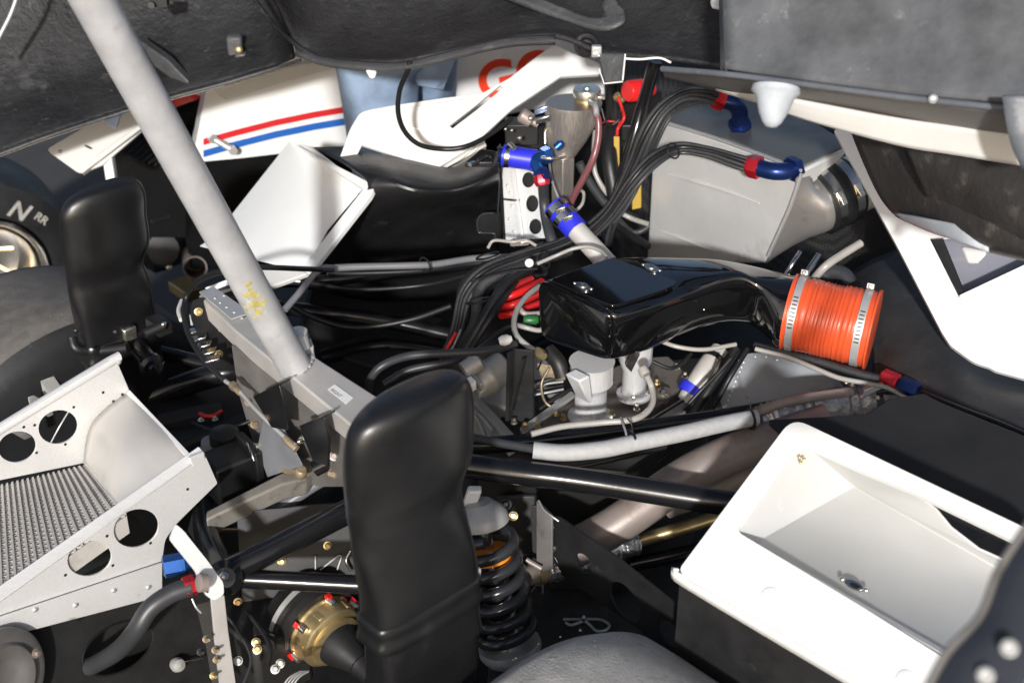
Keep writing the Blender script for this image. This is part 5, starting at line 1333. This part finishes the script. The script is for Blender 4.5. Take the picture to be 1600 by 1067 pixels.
for u, v, w, tl, lb in ((988, 690, 32, 0, "black cable tie round the white sleeve, left of two"), (1172, 655, 32, 0, "black cable tie round the white sleeve, right of two")):
    c = Z(u, v, .652); d = (Z(u + 20, v - 4, .652) - c)
    one("cable_tie", lb, "cable tie", J(lathe(c, d, [(-.002, .0145), (-.002, .0165), (.002, .0165), (.002, .0145)], 24), tube([c + U * .016, c + U * .03 - L * .004, c + U * .036 - L * .012], 3)), m_rubber, group="ties on the white sleeve")
one("tie_wire", "grey tie wire lashing the white pipe to the black tube", "wire", tube([(970, 652, .675), (974, 664, .672), (978, 676, .665), (980, 690, .655)], 4), m_grey)

# ------------------------------------------------------------------ lower middle: spring, drilled bracket, sleeves, pin
t = thing("coil_over", "coil spring damper with an orange bump stop, right of the larger scoop", "spring damper", (795, 1015, .36))
a, b = Z(752, 800, .60), Z(797, 1012, .385)
d = b - a; ax = d.normalized(); x, y, _ = basis(d); ln = d.length
co = []
turns = 6.6
for i in range(int(turns * 16)):
    s = i / (turns * 16 - 1)
    q = 2 * pi * turns * s
    co.append(a + ax * (.03 + (ln - .045) * s) + (x * cos(q) + y * sin(q)) * (.037 + .003 * s))
obj("spring", sweep(co, .0088, 10, 2), m_spring, t)
obj("damper_body", cyl(a + ax * .1, b, .02, .022), m_steel, t)
obj("rod", cyl(a, a + ax * .12, .008), m_steel, t)
obj("bump_stop", lathe(a + ax * .066, d, [(-.008, .022), (-.004, .03), (.008, .03), (.012, .022)], 24), m_oplas, t)
obj("top_cup", lathe(a + ax * -.012, d, [(-.004, .018), (.004, .026), (.012, .034), (.018, .037), (.028, .038), (.03, .034)], 36), m_castl, t)
obj("lower_perch", lathe(b - ax * .008, d, [(0, .032), (0, .046), (.010, .047), (.016, .044), (.022, .04)], 36), m_alu, t)
obj("perch_notch", J(*[box(b + ax * .006 + (x * cos(q) + y * sin(q)) * .047, ax * .006, (x * cos(q) + y * sin(q)) * .003, (y * cos(q) - x * sin(q)) * .005) for q in (0.3, 1.3, 2.3, 3.3, 4.3, 5.3)]), m_alu, t) if False else None
obj("top_eye", J(box(Z(738, 775, .62), Vector((.01, 0, 0)), Vector((0, .008, 0)), Vector((.004, 0, .014)))), m_paper, t, bev=.003)
obj("lower_body", cyl(b, b + ax * .1, .03), m_matte, t)
t = thing("drilled_bracket", "matt black angled bracket pierced by oval holes, behind the metal pin", "bracket", (980, 1000, .35))
dpl = Pl(Z(862, 800, .56), L * .98 + U * -.12, U)
obj("web", plate(dpl, rnd([(856, 806), (872, 808), (960, 868), (1105, 984), (1112, 996), (1104, 1075), (1092, 1067), (1000, 985), (884, 903), (858, 880)], 4), [ell(911, 880, 11, 17, -30), ell(977, 940, 17, 36, -33), ell(1047, 989, 13, 24, -35)], th=.004), m_matte, t, bev=.001)
obj("upright", prism([Z(838, 782, .575), Z(862, 806, .575), Z(862, 890, .48), Z(848, 895, .47), Z(838, 880, .49)], F * .004), m_web, t, bev=.001)
obj("upright_edge", tube([(842, 782, .58), (850, 796, .58), (862, 806, .58), (873, 814, .575)], 3), m_alu, t)
obj("post", prism([Z(828, 790, .56), Z(842, 790, .56), Z(846, 895, .45), Z(832, 895, .45)], F * .01), m_matte, t, bev=.002)
pv = []
for u, v in ((862, 823), (864, 856), (1096, 992), (1093, 1027)):
    obj("bracket_bolt", lathe(dpl.on(u, v, 0), dpl.n, [(0, .0055), (.003, .005), (.004, .003), (.004, 0)], 14), m_zinc, t)
obj("end_fold", tube([dpl.on(1100, 984, .002), dpl.on(1108, 1000, .003), dpl.on(1105, 1060, .003)], 2.5), m_strap, t)
t = thing("silver_sleeve", "crumpled silver foil sleeve where the brassy pipe meets the bracket", "heat sleeve", (950, 860, .38))
a, b = Z(900, 880, .42), Z(962, 854, .42)
obj("long_sleeve", sweep([a, a.lerp(b, .5), b], [.02, .0185, .018], 20, 6), m_foil, t)
c = Z(994, 846, .42)
obj("end_cuff", sweep([b - (c - b) * .05, b.lerp(c, .3), b.lerp(c, .7), c], [.0205, .021, .0195, .021], 20, 5, prof=lambda i: 1 + .04 * sin(i * 2.3)), m_foil, t)
obj("lashing", lathe(b, c - b, [(-.002, .0195), (-.002, .0215), (.002, .0215), (.002, .0195)], 20), m_castl, t)
t = thing("wrapped_union", "pipe end in torn white wrap with a worm clamp, left of the drilled bracket", "pipe", (850, 890, .42))
a, b = Z(822, 900, .46), Z(915, 875, .445)
obj("wrap", sweep([a.lerp(b, .32), a.lerp(b, .5), a.lerp(b, .75), b], [.017, .0195, .017, .017], 16, 6, prof=lambda i: 1 + .08 * sin(i * 2.9) + .05 * sin(i * 1.3)), m_foil, t)
obj("pipe", cyl(a, a.lerp(b, .4), .0155), m_rust, t)
obj("clamp", lathe(a.lerp(b, .2), b - a, [(-.006, .016), (-.006, .0185), (.006, .0185), (.006, .016)], 24), m_brass, t)
obj("clamp_bolt", cyl(Z(822, 874, .50), Z(846, 888, .49), .004), m_rust, t)
obj("loose_tail", J(tube([(838, 912, .44), (832, 922, .43), (826, 926, .42)], 3), tube([(846, 906, .45), (848, 918, .44), (848, 926, .43)], 3)), m_grey, t)
t = thing("safety_pin", "bent steel R-clip lying on the black floor near the drilled bracket", "clip", (915, 972, .30))
obj("wire", tube([(880, 967, .302), (905, 967, .303), (935, 967, .303), (948, 972, .303), (952, 978, .303), (945, 984, .303), (932, 985, .303), (922, 976, .303), (914, 970, .305), (905, 972, .304), (892, 976, .303), (884, 972, .303)], 4.4, 8, 6), m_alu, t)
obj("pin_head", J(lathe(Z(912, 968, .303), CAM - Z(912, 968, .303) + U, [(-.01, .004), (0, .0045), (.014, .0048), (.017, .003), (.017, 0)], 14), cyl(Z(905, 983, .29), Z(910, 990, .285), .003)), m_steel, t)
t = thing("floor_panel", "dusty black floor panel under the metal pin and drilled bracket", "panel", (900, 950, .28))
obj("sheet", prism([Z(780, 870, .29), Z(1060, 840, .29), Z(1200, 900, .29), Z(1240, 1080, .29), Z(760, 1080, .29)], U * -.01), m_floor, t, bev=.002)
obj("ribbed_edge", J(*[tube([(1118 + i * 22, 960 + i * 8, .296), (1230 + i * 22, 1040 + i * 8, .296)], 5) for i in range(3)]), m_matte, t)
one("duct_support", "black inner wall under the white duct's front lip", "wall", prism([rp.on(1062, 905, -.03), rp.on(1400, 1095, -.03), rp.on(1400, 1095, -.03) - U * .4, rp.on(1062, 905, -.03) - U * .4], F * .01 + L * .0), m_matte)
one("gearbox_plate", "black cast plate behind the spring with a brass union", "plate", J(prism([Z(775, 775, .50), Z(835, 775, .50), Z(835, 870, .40), Z(775, 870, .40)], F * .01), lathe(Z(790, 788, .53), CAM - Z(790, 788, .53), [(-.01, .012), (.004, .011), (.005, .006), (0, .005)], 18)), m_dark, bev=.002)
t = thing("brake_union", "small brass union with a steel pipe, right of the spring's top", "union", (800, 805, .5))
obj("nut", hexbolt(Z(802, 806, .545), CAM - Z(802, 806, .545), .0065), m_brass, t)
obj("pipe", tube([(800, 806, .545), (788, 811, .54), (776, 817, .53)], 5), m_castl, t)

# ------------------------------------------------------------------ driveshaft joint
t = thing("driveshaft_joint", "gold driveshaft joint with a black rubber boot at the bottom middle-left", "driveshaft", (510, 985, .33))
c = Z(500, 978, .40); ax = (L + U * -.12).normalized()
x, y, _ = basis(ax)
obj("flange", lathe(c, ax, [(-.06, .03), (-.058, .058), (-.036, .066), (-.032, .071), (-.014, .071), (-.012, .066), (.0, .064), (.001, .05)], 56), m_dark, t)
obj("flange_band", lathe(c + ax * -.030, ax, [(0, .0705), (.0, .0725), (.008, .0725), (.008, .0705)], 56), m_castl, t)
obj("gold_housing", lathe(c, ax, [(0, .03), (.0, .055), (.003, .0555), (.006, .052), (.030, .0505), (.034, .046), (.036, .038), (.036, .03)], 56), m_brass, t)
obj("housing_rim", lathe(c + ax * .034, ax, [(0, .034), (0, .0415), (.006, .042), (.009, .037)], 56), m_brass, t)
obj("boot", lathe(c + ax * .044, ax, [(0, .034), (.008, .033), (.03, .024), (.05, .017), (.054, .0185), (.06, .0165), (.08, .0155)], 32), m_rubber, t)
obj("shaft", cyl(c + ax * .12, c + ax * .45, .014, n=24), m_tube, t)
for i in range(6):
    q = 2 * pi * i / 6 + .35
    p = c + ax * .012 + (x * cos(q) + y * sin(q)) * .056
    bo = obj("cap_screw", lathe(p, ax, [(-.006, .0055), (.008, .0055), (.009, .004)], 14), m_zinc, t)
    obj("paint_mark", box(p - ax * .006 + (x * cos(q) + y * sin(q)) * .005, ax * .004, (x * cos(q) + y * sin(q)) * .003, (y * cos(q) - x * sin(q)) * .004), m_redp, bo)
    p2 = c + ax * .018 + (x * cos(q + .52) + y * sin(q + .52)) * .0515
    obj("recess", box(p2, ax * .008, (x * cos(q + .52) + y * sin(q + .52)) * .0012, (y * cos(q + .52) - x * sin(q + .52)) * .004), m_brass, t, bev=.001)

# ------------------------------------------------------------------ lower left: strap, union, black board, drum
spn = PN(Z(310, 890, .635), (.45, -.72, .52))
t = thing("silver_strap", "bent aluminium strap bracket beside the red and blue union", "bracket", (340, 1000, .4))
obj("upper_leaf", plate(spn, rnd([(274, 818), (287, 829), (326, 878), (349, 910), (350, 928), (335, 938), (322, 930), (306, 893), (265, 842)], 5), [ell(320, 910, 6, 17, -18)], th=.006), m_sheet, t, bev=.0015)
sp2 = PN(Z(340, 990, .52), (.55, -.80, .15))
obj("lower_leaf", plate(sp2, [(330, 936), (351, 930), (357, 985), (372, 1090), (346, 1090), (336, 1000)], th=.005), m_bar, t, bev=.001)
obj("side_leaf", plate(PN(Z(325, 980, .5), (.2, -.9, .2)), [(306, 945), (330, 938), (340, 1010), (350, 1090), (335, 1090), (322, 1010)], th=.004, h=-.01), m_dark, t)
obj("copper_washer", lathe(Z(322, 910, .63), Vector((-.7, -.4, .3)), [(0, .012), (.01, .012), (.012, .008)], 20), m_rust, t)
proto = None
for u, v, m in ((322, 998, m_bronze), (336, 1015, m_bronze), (338, 1030, m_bronze), (313, 1018, m_dark), (333, 1055, m_brass)):
    p = sp2.on(u, v, .004)
    o = obj("strap_bolt", J(hexbolt(p, spn.n, .0046), cyl(p, p + spn.n * .014, .0022, n=8)), m, t)
t = thing("line_union", "red and blue anodised union joining the grey rubber hose", "hose fitting", (305, 910, .6))
a, b, c = Z(288, 918, .575), Z(305, 912, .575), Z(324, 905, .575)
obj("red_nut", lathe(a, b - a, [(-.003, .010), (0, .0145), (.015, .0145), (.017, .011)], 6), m_red, t)
obj("blue_body", lathe(b, c - b, [(0, .011), (.003, .013), (.018, .013)], 6), m_blue, t)
obj("upper_nut", lathe(Z(254, 886, .575), Z(285, 880, .575) - Z(254, 886, .575), [(0, .011), (.002, .016), (.03, .016), (.034, .012), (.05, .011)], 6), m_blue, t)
obj("lock_wire", tube([(300, 935, .58), (306, 948, .57), (314, 957, .56)], 3), m_alu, t)
bpn = PN(Z(180, 1010, .43), (.62, -.62, .35))
t = thing("black_board", "matt black side board with an oval opening for the grey hose", "board", (180, 1050, .4))
obj("panel", plate(bpn, [(-60, 960), (240, 925), (330, 900), (345, 1090), (-60, 1090)], [ell(184, 1012, 62, 37, -30)], th=.006), m_board, t, bev=.001)
obj("opening_edge", sweep([bpn.on(u, v, -.001) for u, v in ell(184, 1012, 60, 36, -30, 24)], .0022, 6, 2, closed=True), m_snork, t)
obj("backing", plate(bpn, [(90, 940), (280, 930), (290, 1085), (90, 1085)], th=.004, h=-.05), m_dark, t)
t = thing("quick_pin", "steel ball and chain pin against the black side board", "pin", (290, 1040, .4))
obj("ball", lathe(bpn.on(278, 1038, .012), bpn.n, [(-.012, .004), (-.008, .0095), (0, .0115), (.006, .009), (.009, 0)], 18), m_castl, t)
obj("shank", sweep([bpn.on(282, 1036, .014), bpn.on(298, 1032, .014), bpn.on(316, 1028, .012)], .0018, 8, 4), m_steel, t)
t = thing("corner_drum", "round dark grey drum with a worn rim in the bottom left corner", "drum", (20, 1060, .35))
dc = Z(8, 1062, .50); dx = (L * .9 + F * .3 + U * .2).normalized()
obj("shell", lathe(dc, dx, [(-.2, .066), (-.012, .066), (-.01, .069), (-.002, .069), (0, .066), (.0, .05), (.006, .046), (.006, .03), (.002, .024), (.002, 0)], 48), m_web, t)
obj("bolt", hexbolt(Z(56, 1020, .55), dx, .006), m_rust, t)

# ------------------------------------------------------------------ middle left: linkages under the cross beam
t = thing("anti_roll_arm", "black toothed rocker plate with gold bolts at the beam's far end", "rocker", (335, 520, .6))
rpn = PN(Z(335, 520, .69), (.35, -.85, .35))
obj("plate", plate(rpn, rnd([(300, 470), (320, 464), (358, 505), (368, 540), (366, 580), (335, 575), (312, 530), (298, 495)], 6), th=.010), m_tube, t, bev=.002)
for u, v in ((310, 487), (347, 513), (342, 553)):
    obj("bolt", hexbolt(rpn.on(u, v, 0), rpn.n, .006), m_brass, t)
for i in range(5):
    p = Z(305 + i * 7, 517 + i * 11, .69)
    obj("tooth", box(p, Vector((.011, .002, .002)), Vector((0, .008, 0)), U * .0028), m_steel, t, bev=.001)
obj("white_tab", prism([Z(296, 492, .695), Z(306, 488, .695), Z(315, 512, .69), Z(298, 508, .69)], F * .004), m_paper, t, bev=.001)
obj("cream_edge", tube([(284, 470, .68), (279, 485, .68), (283, 500, .68)], 7), m_white2, t)
t = thing("slotted_plate", "dark louvred plate behind the silver strut's lower end", "plate", (360, 465, .6))
lpn = PN(Z(360, 465, .66), (.2, -.8, .5))
obj("panel", plate(lpn, [(320, 450), (395, 430), (420, 500), (372, 510)], th=.004), m_matte, t)
for i in range(4):
    obj("louvre", plate(lpn, [(340 + i * 8, 456 + i * 12), (392 + i * 4, 440 + i * 12), (394 + i * 4, 444 + i * 12), (342 + i * 8, 461 + i * 12)], th=.006, h=.008), m_castl if i in (0, 2) else m_dark, t, bev=.001)
obj("bright_leaf", plate(lpn, [(320, 450), (368, 432), (370, 440), (328, 456)], th=.004, h=.012), m_sheet, t, bev=.001)
t = thing("shift_cable", "braided shift cable with jointed brass ends, along the beam's near face", "cable", (430, 670, .6))
obj("sheath", tube([(352, 595, .68), (375, 612, .68), (400, 640, .675), (440, 678, .665), (462, 696, .66)], 7), m_castl, t)
obj("upper_joint", J(lathe(Z(362, 600, .68), Z(384, 622, .68) - Z(362, 600, .68), [(0, .005), (.003, .007), (.010, .0075), (.014, .006), (.03, .005)], 14)), m_bronze, t)
obj("lower_joint", lathe(Z(444, 684, .665), Z(464, 702, .655) - Z(444, 684, .665), [(0, .005), (.003, .006), (.02, .006), (.026, .006)], 14), m_bronze, t)
obj("ball_stud", J(lathe(Z(472, 686, .67), Vector((.6, -.4, .5)), [(0, .006), (.01, .006), (.012, 0)], 12), cyl(Z(466, 690, .665), Z(484, 685, .67), .004)), m_steel, t)
for u, v in ((388, 628), (397, 663)):
    obj("clip_nut", hexbolt(Z(u, v, .665), Vector((.5, -.6, .5)), .006), m_bronze, t)
t = thing("link_arm", "dusty grey link arm slanting from the radiator up to the larger scoop", "link", (420, 770, .55))
obj("bar", prism([Z(322, 798, .565), Z(440, 738, .575), Z(490, 732, .575), (Z(478, 748, .57)), Z(440, 757, .57), Z(322, 812, .56)], U * -.03), m_grimy, t, bev=.003)
obj("rod_end", J(lathe(Z(470, 738, .60), U * .8 + L * .3, [(-.008, .008), (-.003, .010), (.004, .010), (.008, .007)], 18), cyl(Z(445, 733, .59), Z(466, 737, .6), .006)), m_bronze, t)
obj("swivel", cyl(Z(492, 732, .60), Z(532, 712, .62), .0125), m_tube, t)
obj("jam_nut", hexbolt(Z(522, 712, .635), CAM - Z(522, 712, .635), .007), m_rust, t)
obj("lower_nut", lathe(Z(516, 738, .60), L + F * .4, [(0, .008), (.012, .008), (.014, .005)], 8), m_bronze, t)
t = thing("master_cylinder", "black boxy reservoir between the radiator and the link arm", "reservoir", (370, 730, .45))
mx = (Z(395, 712, .6) - Z(335, 735, .6)).normalized(); my = mx.cross(U)
obj("body", box(Z(358, 738, .55), mx * .035, my * .03, U * .035), m_snork, t, bev=.006)
obj("lid", box(Z(392, 722, .56), mx * .007, my * .034, U * .038), m_snork, t, bev=.003)
obj("cap", lathe(Z(352, 690, .57), U, [(0, .024), (.018, .023), (.022, .016), (.022, 0)], 24), m_rubber, t)
obj("lid_screw", hexbolt(Z(398, 698, .60), mx, .006), m_zinc, t)
obj("chrome_edge", tube([(386, 692, .61), (392, 706, .61), (397, 720, .6)], 3), m_steel, t)
t = thing("gearbox_casing", "dark gearbox casing glimpsed between the suspension tubes", "gearbox", (350, 680, .3))
obj("case", J(box(Z(330, 690, .42), F * .16, L * .09, U * .09)), m_dark, t, bev=.01)
obj("ledge", prism([Z(245, 645, .53), Z(345, 625, .54), Z(350, 640, .53), Z(252, 662, .52)], U * -.02), m_matte, t, bev=.003)
obj("red_seal", tube([(312, 646, .55), (322, 650, .552), (335, 649, .553), (346, 642, .55)], 6), m_redp, t)
for u, v in ((314, 657), (336, 655)):
    obj("bolt", hexbolt(Z(u, v, .55), U, .005), m_zinc, t)
obj("grey_boss", lathe(Z(332, 704, .53), U, [(0, .02), (.02, .016), (.02, 0)], 16), m_castl, t)
t = thing("differential_plate", "black plate with gold bolts and triangular cut edges behind the larger scoop", "plate", (470, 870, .4))
dpn = PN(Z(470, 870, .47), (.2, -.85, .4))
obj("panel", plate(dpn, [(370, 800), (600, 780), (620, 930), (380, 960)], th=.008), m_dark, t)
obj("edge_mark", J(tube([dpn.on(493, 868, .004), dpn.on(493, 890, .004)], 3), tube([dpn.on(500, 890, .004), dpn.on(532, 867, .004), dpn.on(527, 890, .004)], 3)), m_castl, t)
obj("bent_wire", tube([dpn.on(548, 860, .01), dpn.on(541, 876, .012), dpn.on(549, 892, .01)], 5), m_steel, t)
for u, v in ((512, 852), (440, 876), (372, 940), (468, 925)):
    obj("gold_bolt", hexbolt(dpn.on(u, v, .002), dpn.n, .0062), m_brass, t)
t = thing("lower_casting", "black lower casting left of the gold driveshaft joint", "casting", (410, 1010, .3))
obj("case", box(Z(410, 1010, .36), F * .05, L * .06, U * .06), m_dark, t, bev=.01)
obj("wedge", prism([Z(395, 975, .45), Z(430, 990, .45), Z(396, 992, .45)], U * -.03), m_matte, t, bev=.002)
for u, v, m in ((400, 1003, m_brass), (402, 1014, m_brass), (372, 1032, m_castl), (430, 1045, m_castl), (438, 1036, m_zinc)):
    obj("case_bolt", hexbolt(Z(u, v, .45), CAM - Z(u, v, .45), .006), m, t)
obj("cable_bundle", J(*[tube([(440 + i * 5, 1075, .44), (452 + i * 5, 1058, .45), (470 + i * 4, 1048, .45)], 3) for i in range(4)]), m_castl, t, stuff=True)

# ------------------------------------------------------------------ blurred strap in the near right corner
t = thing("near_strap", "blurred blue-grey perforated strap cutting the bottom right corner", "strap", D(1540, 1000, .95))
obj("band", surf([[D(1440, 1090, .95), D(1478, 1020, .96), D(1532, 960, .97), D(1560, 890, .98), D(1602, 825, .99), D(1660, 740, 1.0)],
                  [D(1490, 1090, .93), D(1520, 1040, .94), D(1560, 985, .95), D(1588, 920, .96), D(1630, 850, .97), D(1690, 770, .98)],
                  [D(1570, 1110, .92), D(1600, 1070, .93), D(1630, 1010, .94), D(1650, 950, .95), D(1680, 880, .96), D(1730, 800, .97)]], 6, 4), m_strap, t, sol=.004)
obj("edge_cord", sweep([D(1440, 1090, .945), D(1478, 1020, .955), D(1532, 960, .965), D(1560, 890, .975), D(1602, 825, .985), D(1660, 740, .995)], .003, 8, 6), m_web, t)
for u, v in ((1577, 1012), (1540, 1055)):
    obj("eyelet", lathe(D(u, v, .93), CAM - D(u, v, .93), [(0, .0055), (.002, .006), (.003, .004), (.001, .003), (.001, 0)], 18), m_castl, t)

# ------------------------------------------------------------------ odds and ends of the engine bay
t = thing("fuel_rail", "dark fuel rail with thin pipes between the black bracket and the taller trumpet", "fuel rail", (862, 590, .6))
obj("rail", tube([(838, 600, .63), (862, 592, .64), (884, 586, .65)], 9), m_dark, t)
for i in range(4):
    obj("pipe", tube([(834, 596 + i * 7, .625 - i * .004), (856, 592 + i * 7, .63 - i * .004), (880, 590 + i * 6, .63 - i * .004)], 4), m_castl if i % 2 else m_rubber, t)
obj("brown_bracket", prism([Z(838, 566, .66), Z(870, 572, .66), Z(884, 590, .65), Z(848, 590, .64)], U * -.006), m_bronze, t, bev=.001)
obj("clip", J(box(Z(843, 572, .67), Vector((.003, 0, .008)), Vector((0, .003, 0)), U * .002)), m_steel, t)
extra = [
 ("coolant_elbow", "dark cast elbow under the airbox's rear corner", "elbow", [(856, 548, .68), (872, 566, .67), (880, 588, .65)], 26, m_dark),
 ("thin_hose", "slim black hose behind the taller trumpet's foot", "hose", [(842, 640, .60), (868, 622, .61), (905, 600, .62), (940, 580, .63)], 7, m_rubber),
 ("thin_hose", "slim black hose under the white sleeve's middle", "hose", [(850, 735, .56), (905, 728, .56), (980, 712, .57), (1040, 698, .57)], 9, m_rubber),
 ("frame_stay", "dark stay rising beside the exhaust toward the engine", "tube", [(975, 765, .5), (1010, 735, .52), (1050, 700, .54)], 13, m_tube),
 ("frame_stay", "dark stay low behind the gloss black frame tube", "tube", [(880, 838, .45), (960, 800, .46), (1010, 770, .47)], 13, m_tube),
 ("thin_hose", "thin dark lead along the foot of the drilled bracket", "hose", [(770, 1042, .30), (800, 1030, .30), (840, 1032, .30), (875, 1034, .30)], 6, m_dgrey),
 ("heater_pipe", "silver pipe end right of the second exhaust pipe", "pipe", [(1115, 762, .47), (1150, 748, .48), (1190, 730, .49)], 24, m_castl),
 ("thin_hose", "black lead hanging by the red isolator knob", "hose", [(940, 170, .93), (946, 190, .91), (955, 196, .90), (968, 186, .91), (972, 172, .92)], 4, m_rubber),
 ("thin_hose", "slim red lead crossing behind the black brace tube", "hose", [(932, 196, .88), (950, 190, .88), (972, 192, .88)], 3, m_redw),
 ("wire", "orange-red wire end by the alloy coolant pipe", "wire", [(898, 340, .77), (904, 346, .765), (906, 352, .76)], 4, m_redp),
 ("thin_hose", "dark hose curving past the foot of the oil tank with a red ring", "hose", [(968, 345, .71), (985, 362, .70), (1000, 362, .70), (1014, 354, .71)], 9, m_dgrey),
 ("coolant_pipe", "grey shaded pipe under the orange hose's far side", "pipe", [(1285, 432, .74), (1300, 425, .75), (1318, 430, .75), (1330, 446, .74)], 26, m_dgrey),
 ("wire", "thin black wire crossing the loom below the white clip", "wire", [(735, 440, .745), (790, 425, .75), (840, 420, .75)], 3, m_rubber),
 ("thin_hose", "short pale pipe at the foot of the engine's front case", "hose", [(736, 640, .6), (752, 652, .6), (768, 672, .595)], 6, m_castl),
]
for nm, lb, ct, pts, w, m in extra:
    one(nm, lb, ct, tube(pts, w, 12, 6), m)
for i, (u, v, z, tl) in enumerate(((1052, 236, .925, 0), (850, 408, .77, 0), (762, 400, .75, 1), (748, 470, .73, 1), (664, 414, .745, 0))):
    lab = ("black cable tie on the hose crossing the oil tank", "black cable tie on the loom above the airbox", "black cable tie where the grey conduit meets the loom", "black cable tie round the loom's left curve", "black cable tie round the grey conduit on the side wall")[i]
    c = Z(u, v, z - .012)
    one("cable_tie", lab, "cable tie", sweep([c + (L * cos(q) + U * sin(q)) * (.016 if tl else .013) for q in (2 * pi * k / 10 for k in range(10))] if not tl else [c + (Vector((.6, -.5, .6)) .normalized() * cos(q) + Vector((.6, .5, -.2)).normalized() * sin(q)) * .02 for q in (2 * pi * k / 10 for k in range(10))], .0016, 6, 2, closed=True), m_rubber)
one("fluid_pot", "small dark pot below the header tank's left side", "pot", lathe(Z(836, 232, .80), U, [(0, .02), (.05, .02), (.055, .016), (.06, .006), (.06, 0)], 20), m_dark)
one("wiring_box", "black wiring box in the gloom behind the red knob", "box", box(Z(1003, 170, .86), F * .02, L * .03, U * .04), m_dark, bev=.004)
one("mesh_panel", "brown wire mesh panel behind the top of the oil tank", "mesh", J(*[tube([D(1062 + i * 7, 140, 2.78), D(1062 + i * 7, 205, 2.80)], 2, 5, 1) for i in range(13)], *[tube([D(1058, 144 + i * 8, 2.775), D(1150, 156 + i * 8, 2.785)], 2, 5, 1) for i in range(7)]), m_bronze)

# darker plates and lines low in the left half of the bay
for lb, q, z in (("dark grey plate low in the gap left of the pale starter motor", [(500, 545), (590, 518), (650, 545), (590, 575)], .40),
                 ("dark grey plate in the gap behind the cross beam, right of its prop", [(606, 494), (650, 486), (692, 498), (660, 512)], .42)):
    one("inner_plate", lb, "plate", prism([Z(u, v, z) for u, v in q], U * -.006), m_fair, bev=.001)
more = [
 ("thin_hose", "slim black hose dipping across the gap behind the silver strut", "hose", [(440, 470, .62), (500, 500, .58), (560, 512, .56), (640, 500, .57), (705, 478, .60)], 9, m_rubber),
 ("thin_hose", "slim black hose hugging the side wall's foot", "hose", [(470, 440, .63), (560, 452, .60), (660, 446, .60), (730, 430, .64)], 7, m_rubber),
 ("thin_hose", "dark ribbed hose under the grey ribbed cable", "hose", [(600, 600, .62), (640, 578, .64), (700, 566, .65), (735, 556, .65)], 12, m_dgrey),
 ("thin_hose", "slim dark hose between the starter and the loom", "hose", [(730, 560, .64), (750, 540, .66), (790, 512, .67), (830, 505, .68)], 8, m_dgrey),
 ("steel_line", "bent steel line over the starter's front case", "pipe", [(690, 600, .63), (712, 622, .62), (742, 650, .61), (760, 690, .60)], 4, m_castl),
 ("steel_line", "bent steel line dropping from the fuel rail", "pipe", [(858, 575, .66), (846, 600, .64), (852, 628, .61), (872, 640, .60)], 4, m_bronze),
 ("thin_hose", "black lead in front of the water pipe", "hose", [(1068, 640, .60), (1095, 610, .63), (1120, 585, .65), (1142, 560, .67)], 7, m_rubber),
 ("thin_hose", "dark lead looping behind the shorter trumpet", "hose", [(1020, 565, .66), (1045, 575, .65), (1062, 570, .65), (1080, 552, .66)], 6, m_rubber),
 ("thin_hose", "dark hose in the gap between the link arm and the radiator", "hose", [(318, 770, .50), (350, 778, .50), (390, 770, .51), (430, 775, .51)], 9, m_dgrey),
 ("thin_hose", "dark lead curving over the black reservoir", "hose", [(300, 660, .54), (330, 672, .56), (362, 668, .58), (396, 655, .59), (420, 640, .6)], 6, m_rubber),
 ("thin_hose", "dark lead beside the gold driveshaft joint", "hose", [(385, 955, .46), (405, 980, .45), (422, 1010, .45), (418, 1040, .44)], 8, m_rubber),
 ("thin_hose", "slim lead among the bolts left of the driveshaft joint", "hose", [(352, 960, .47), (372, 985, .46), (392, 1028, .45), (380, 1070, .44)], 5, m_dgrey),
]
for nm, lb, ct, pts, w, m in more:
    one(nm, lb, ct, tube(pts, w, 10, 6), m)
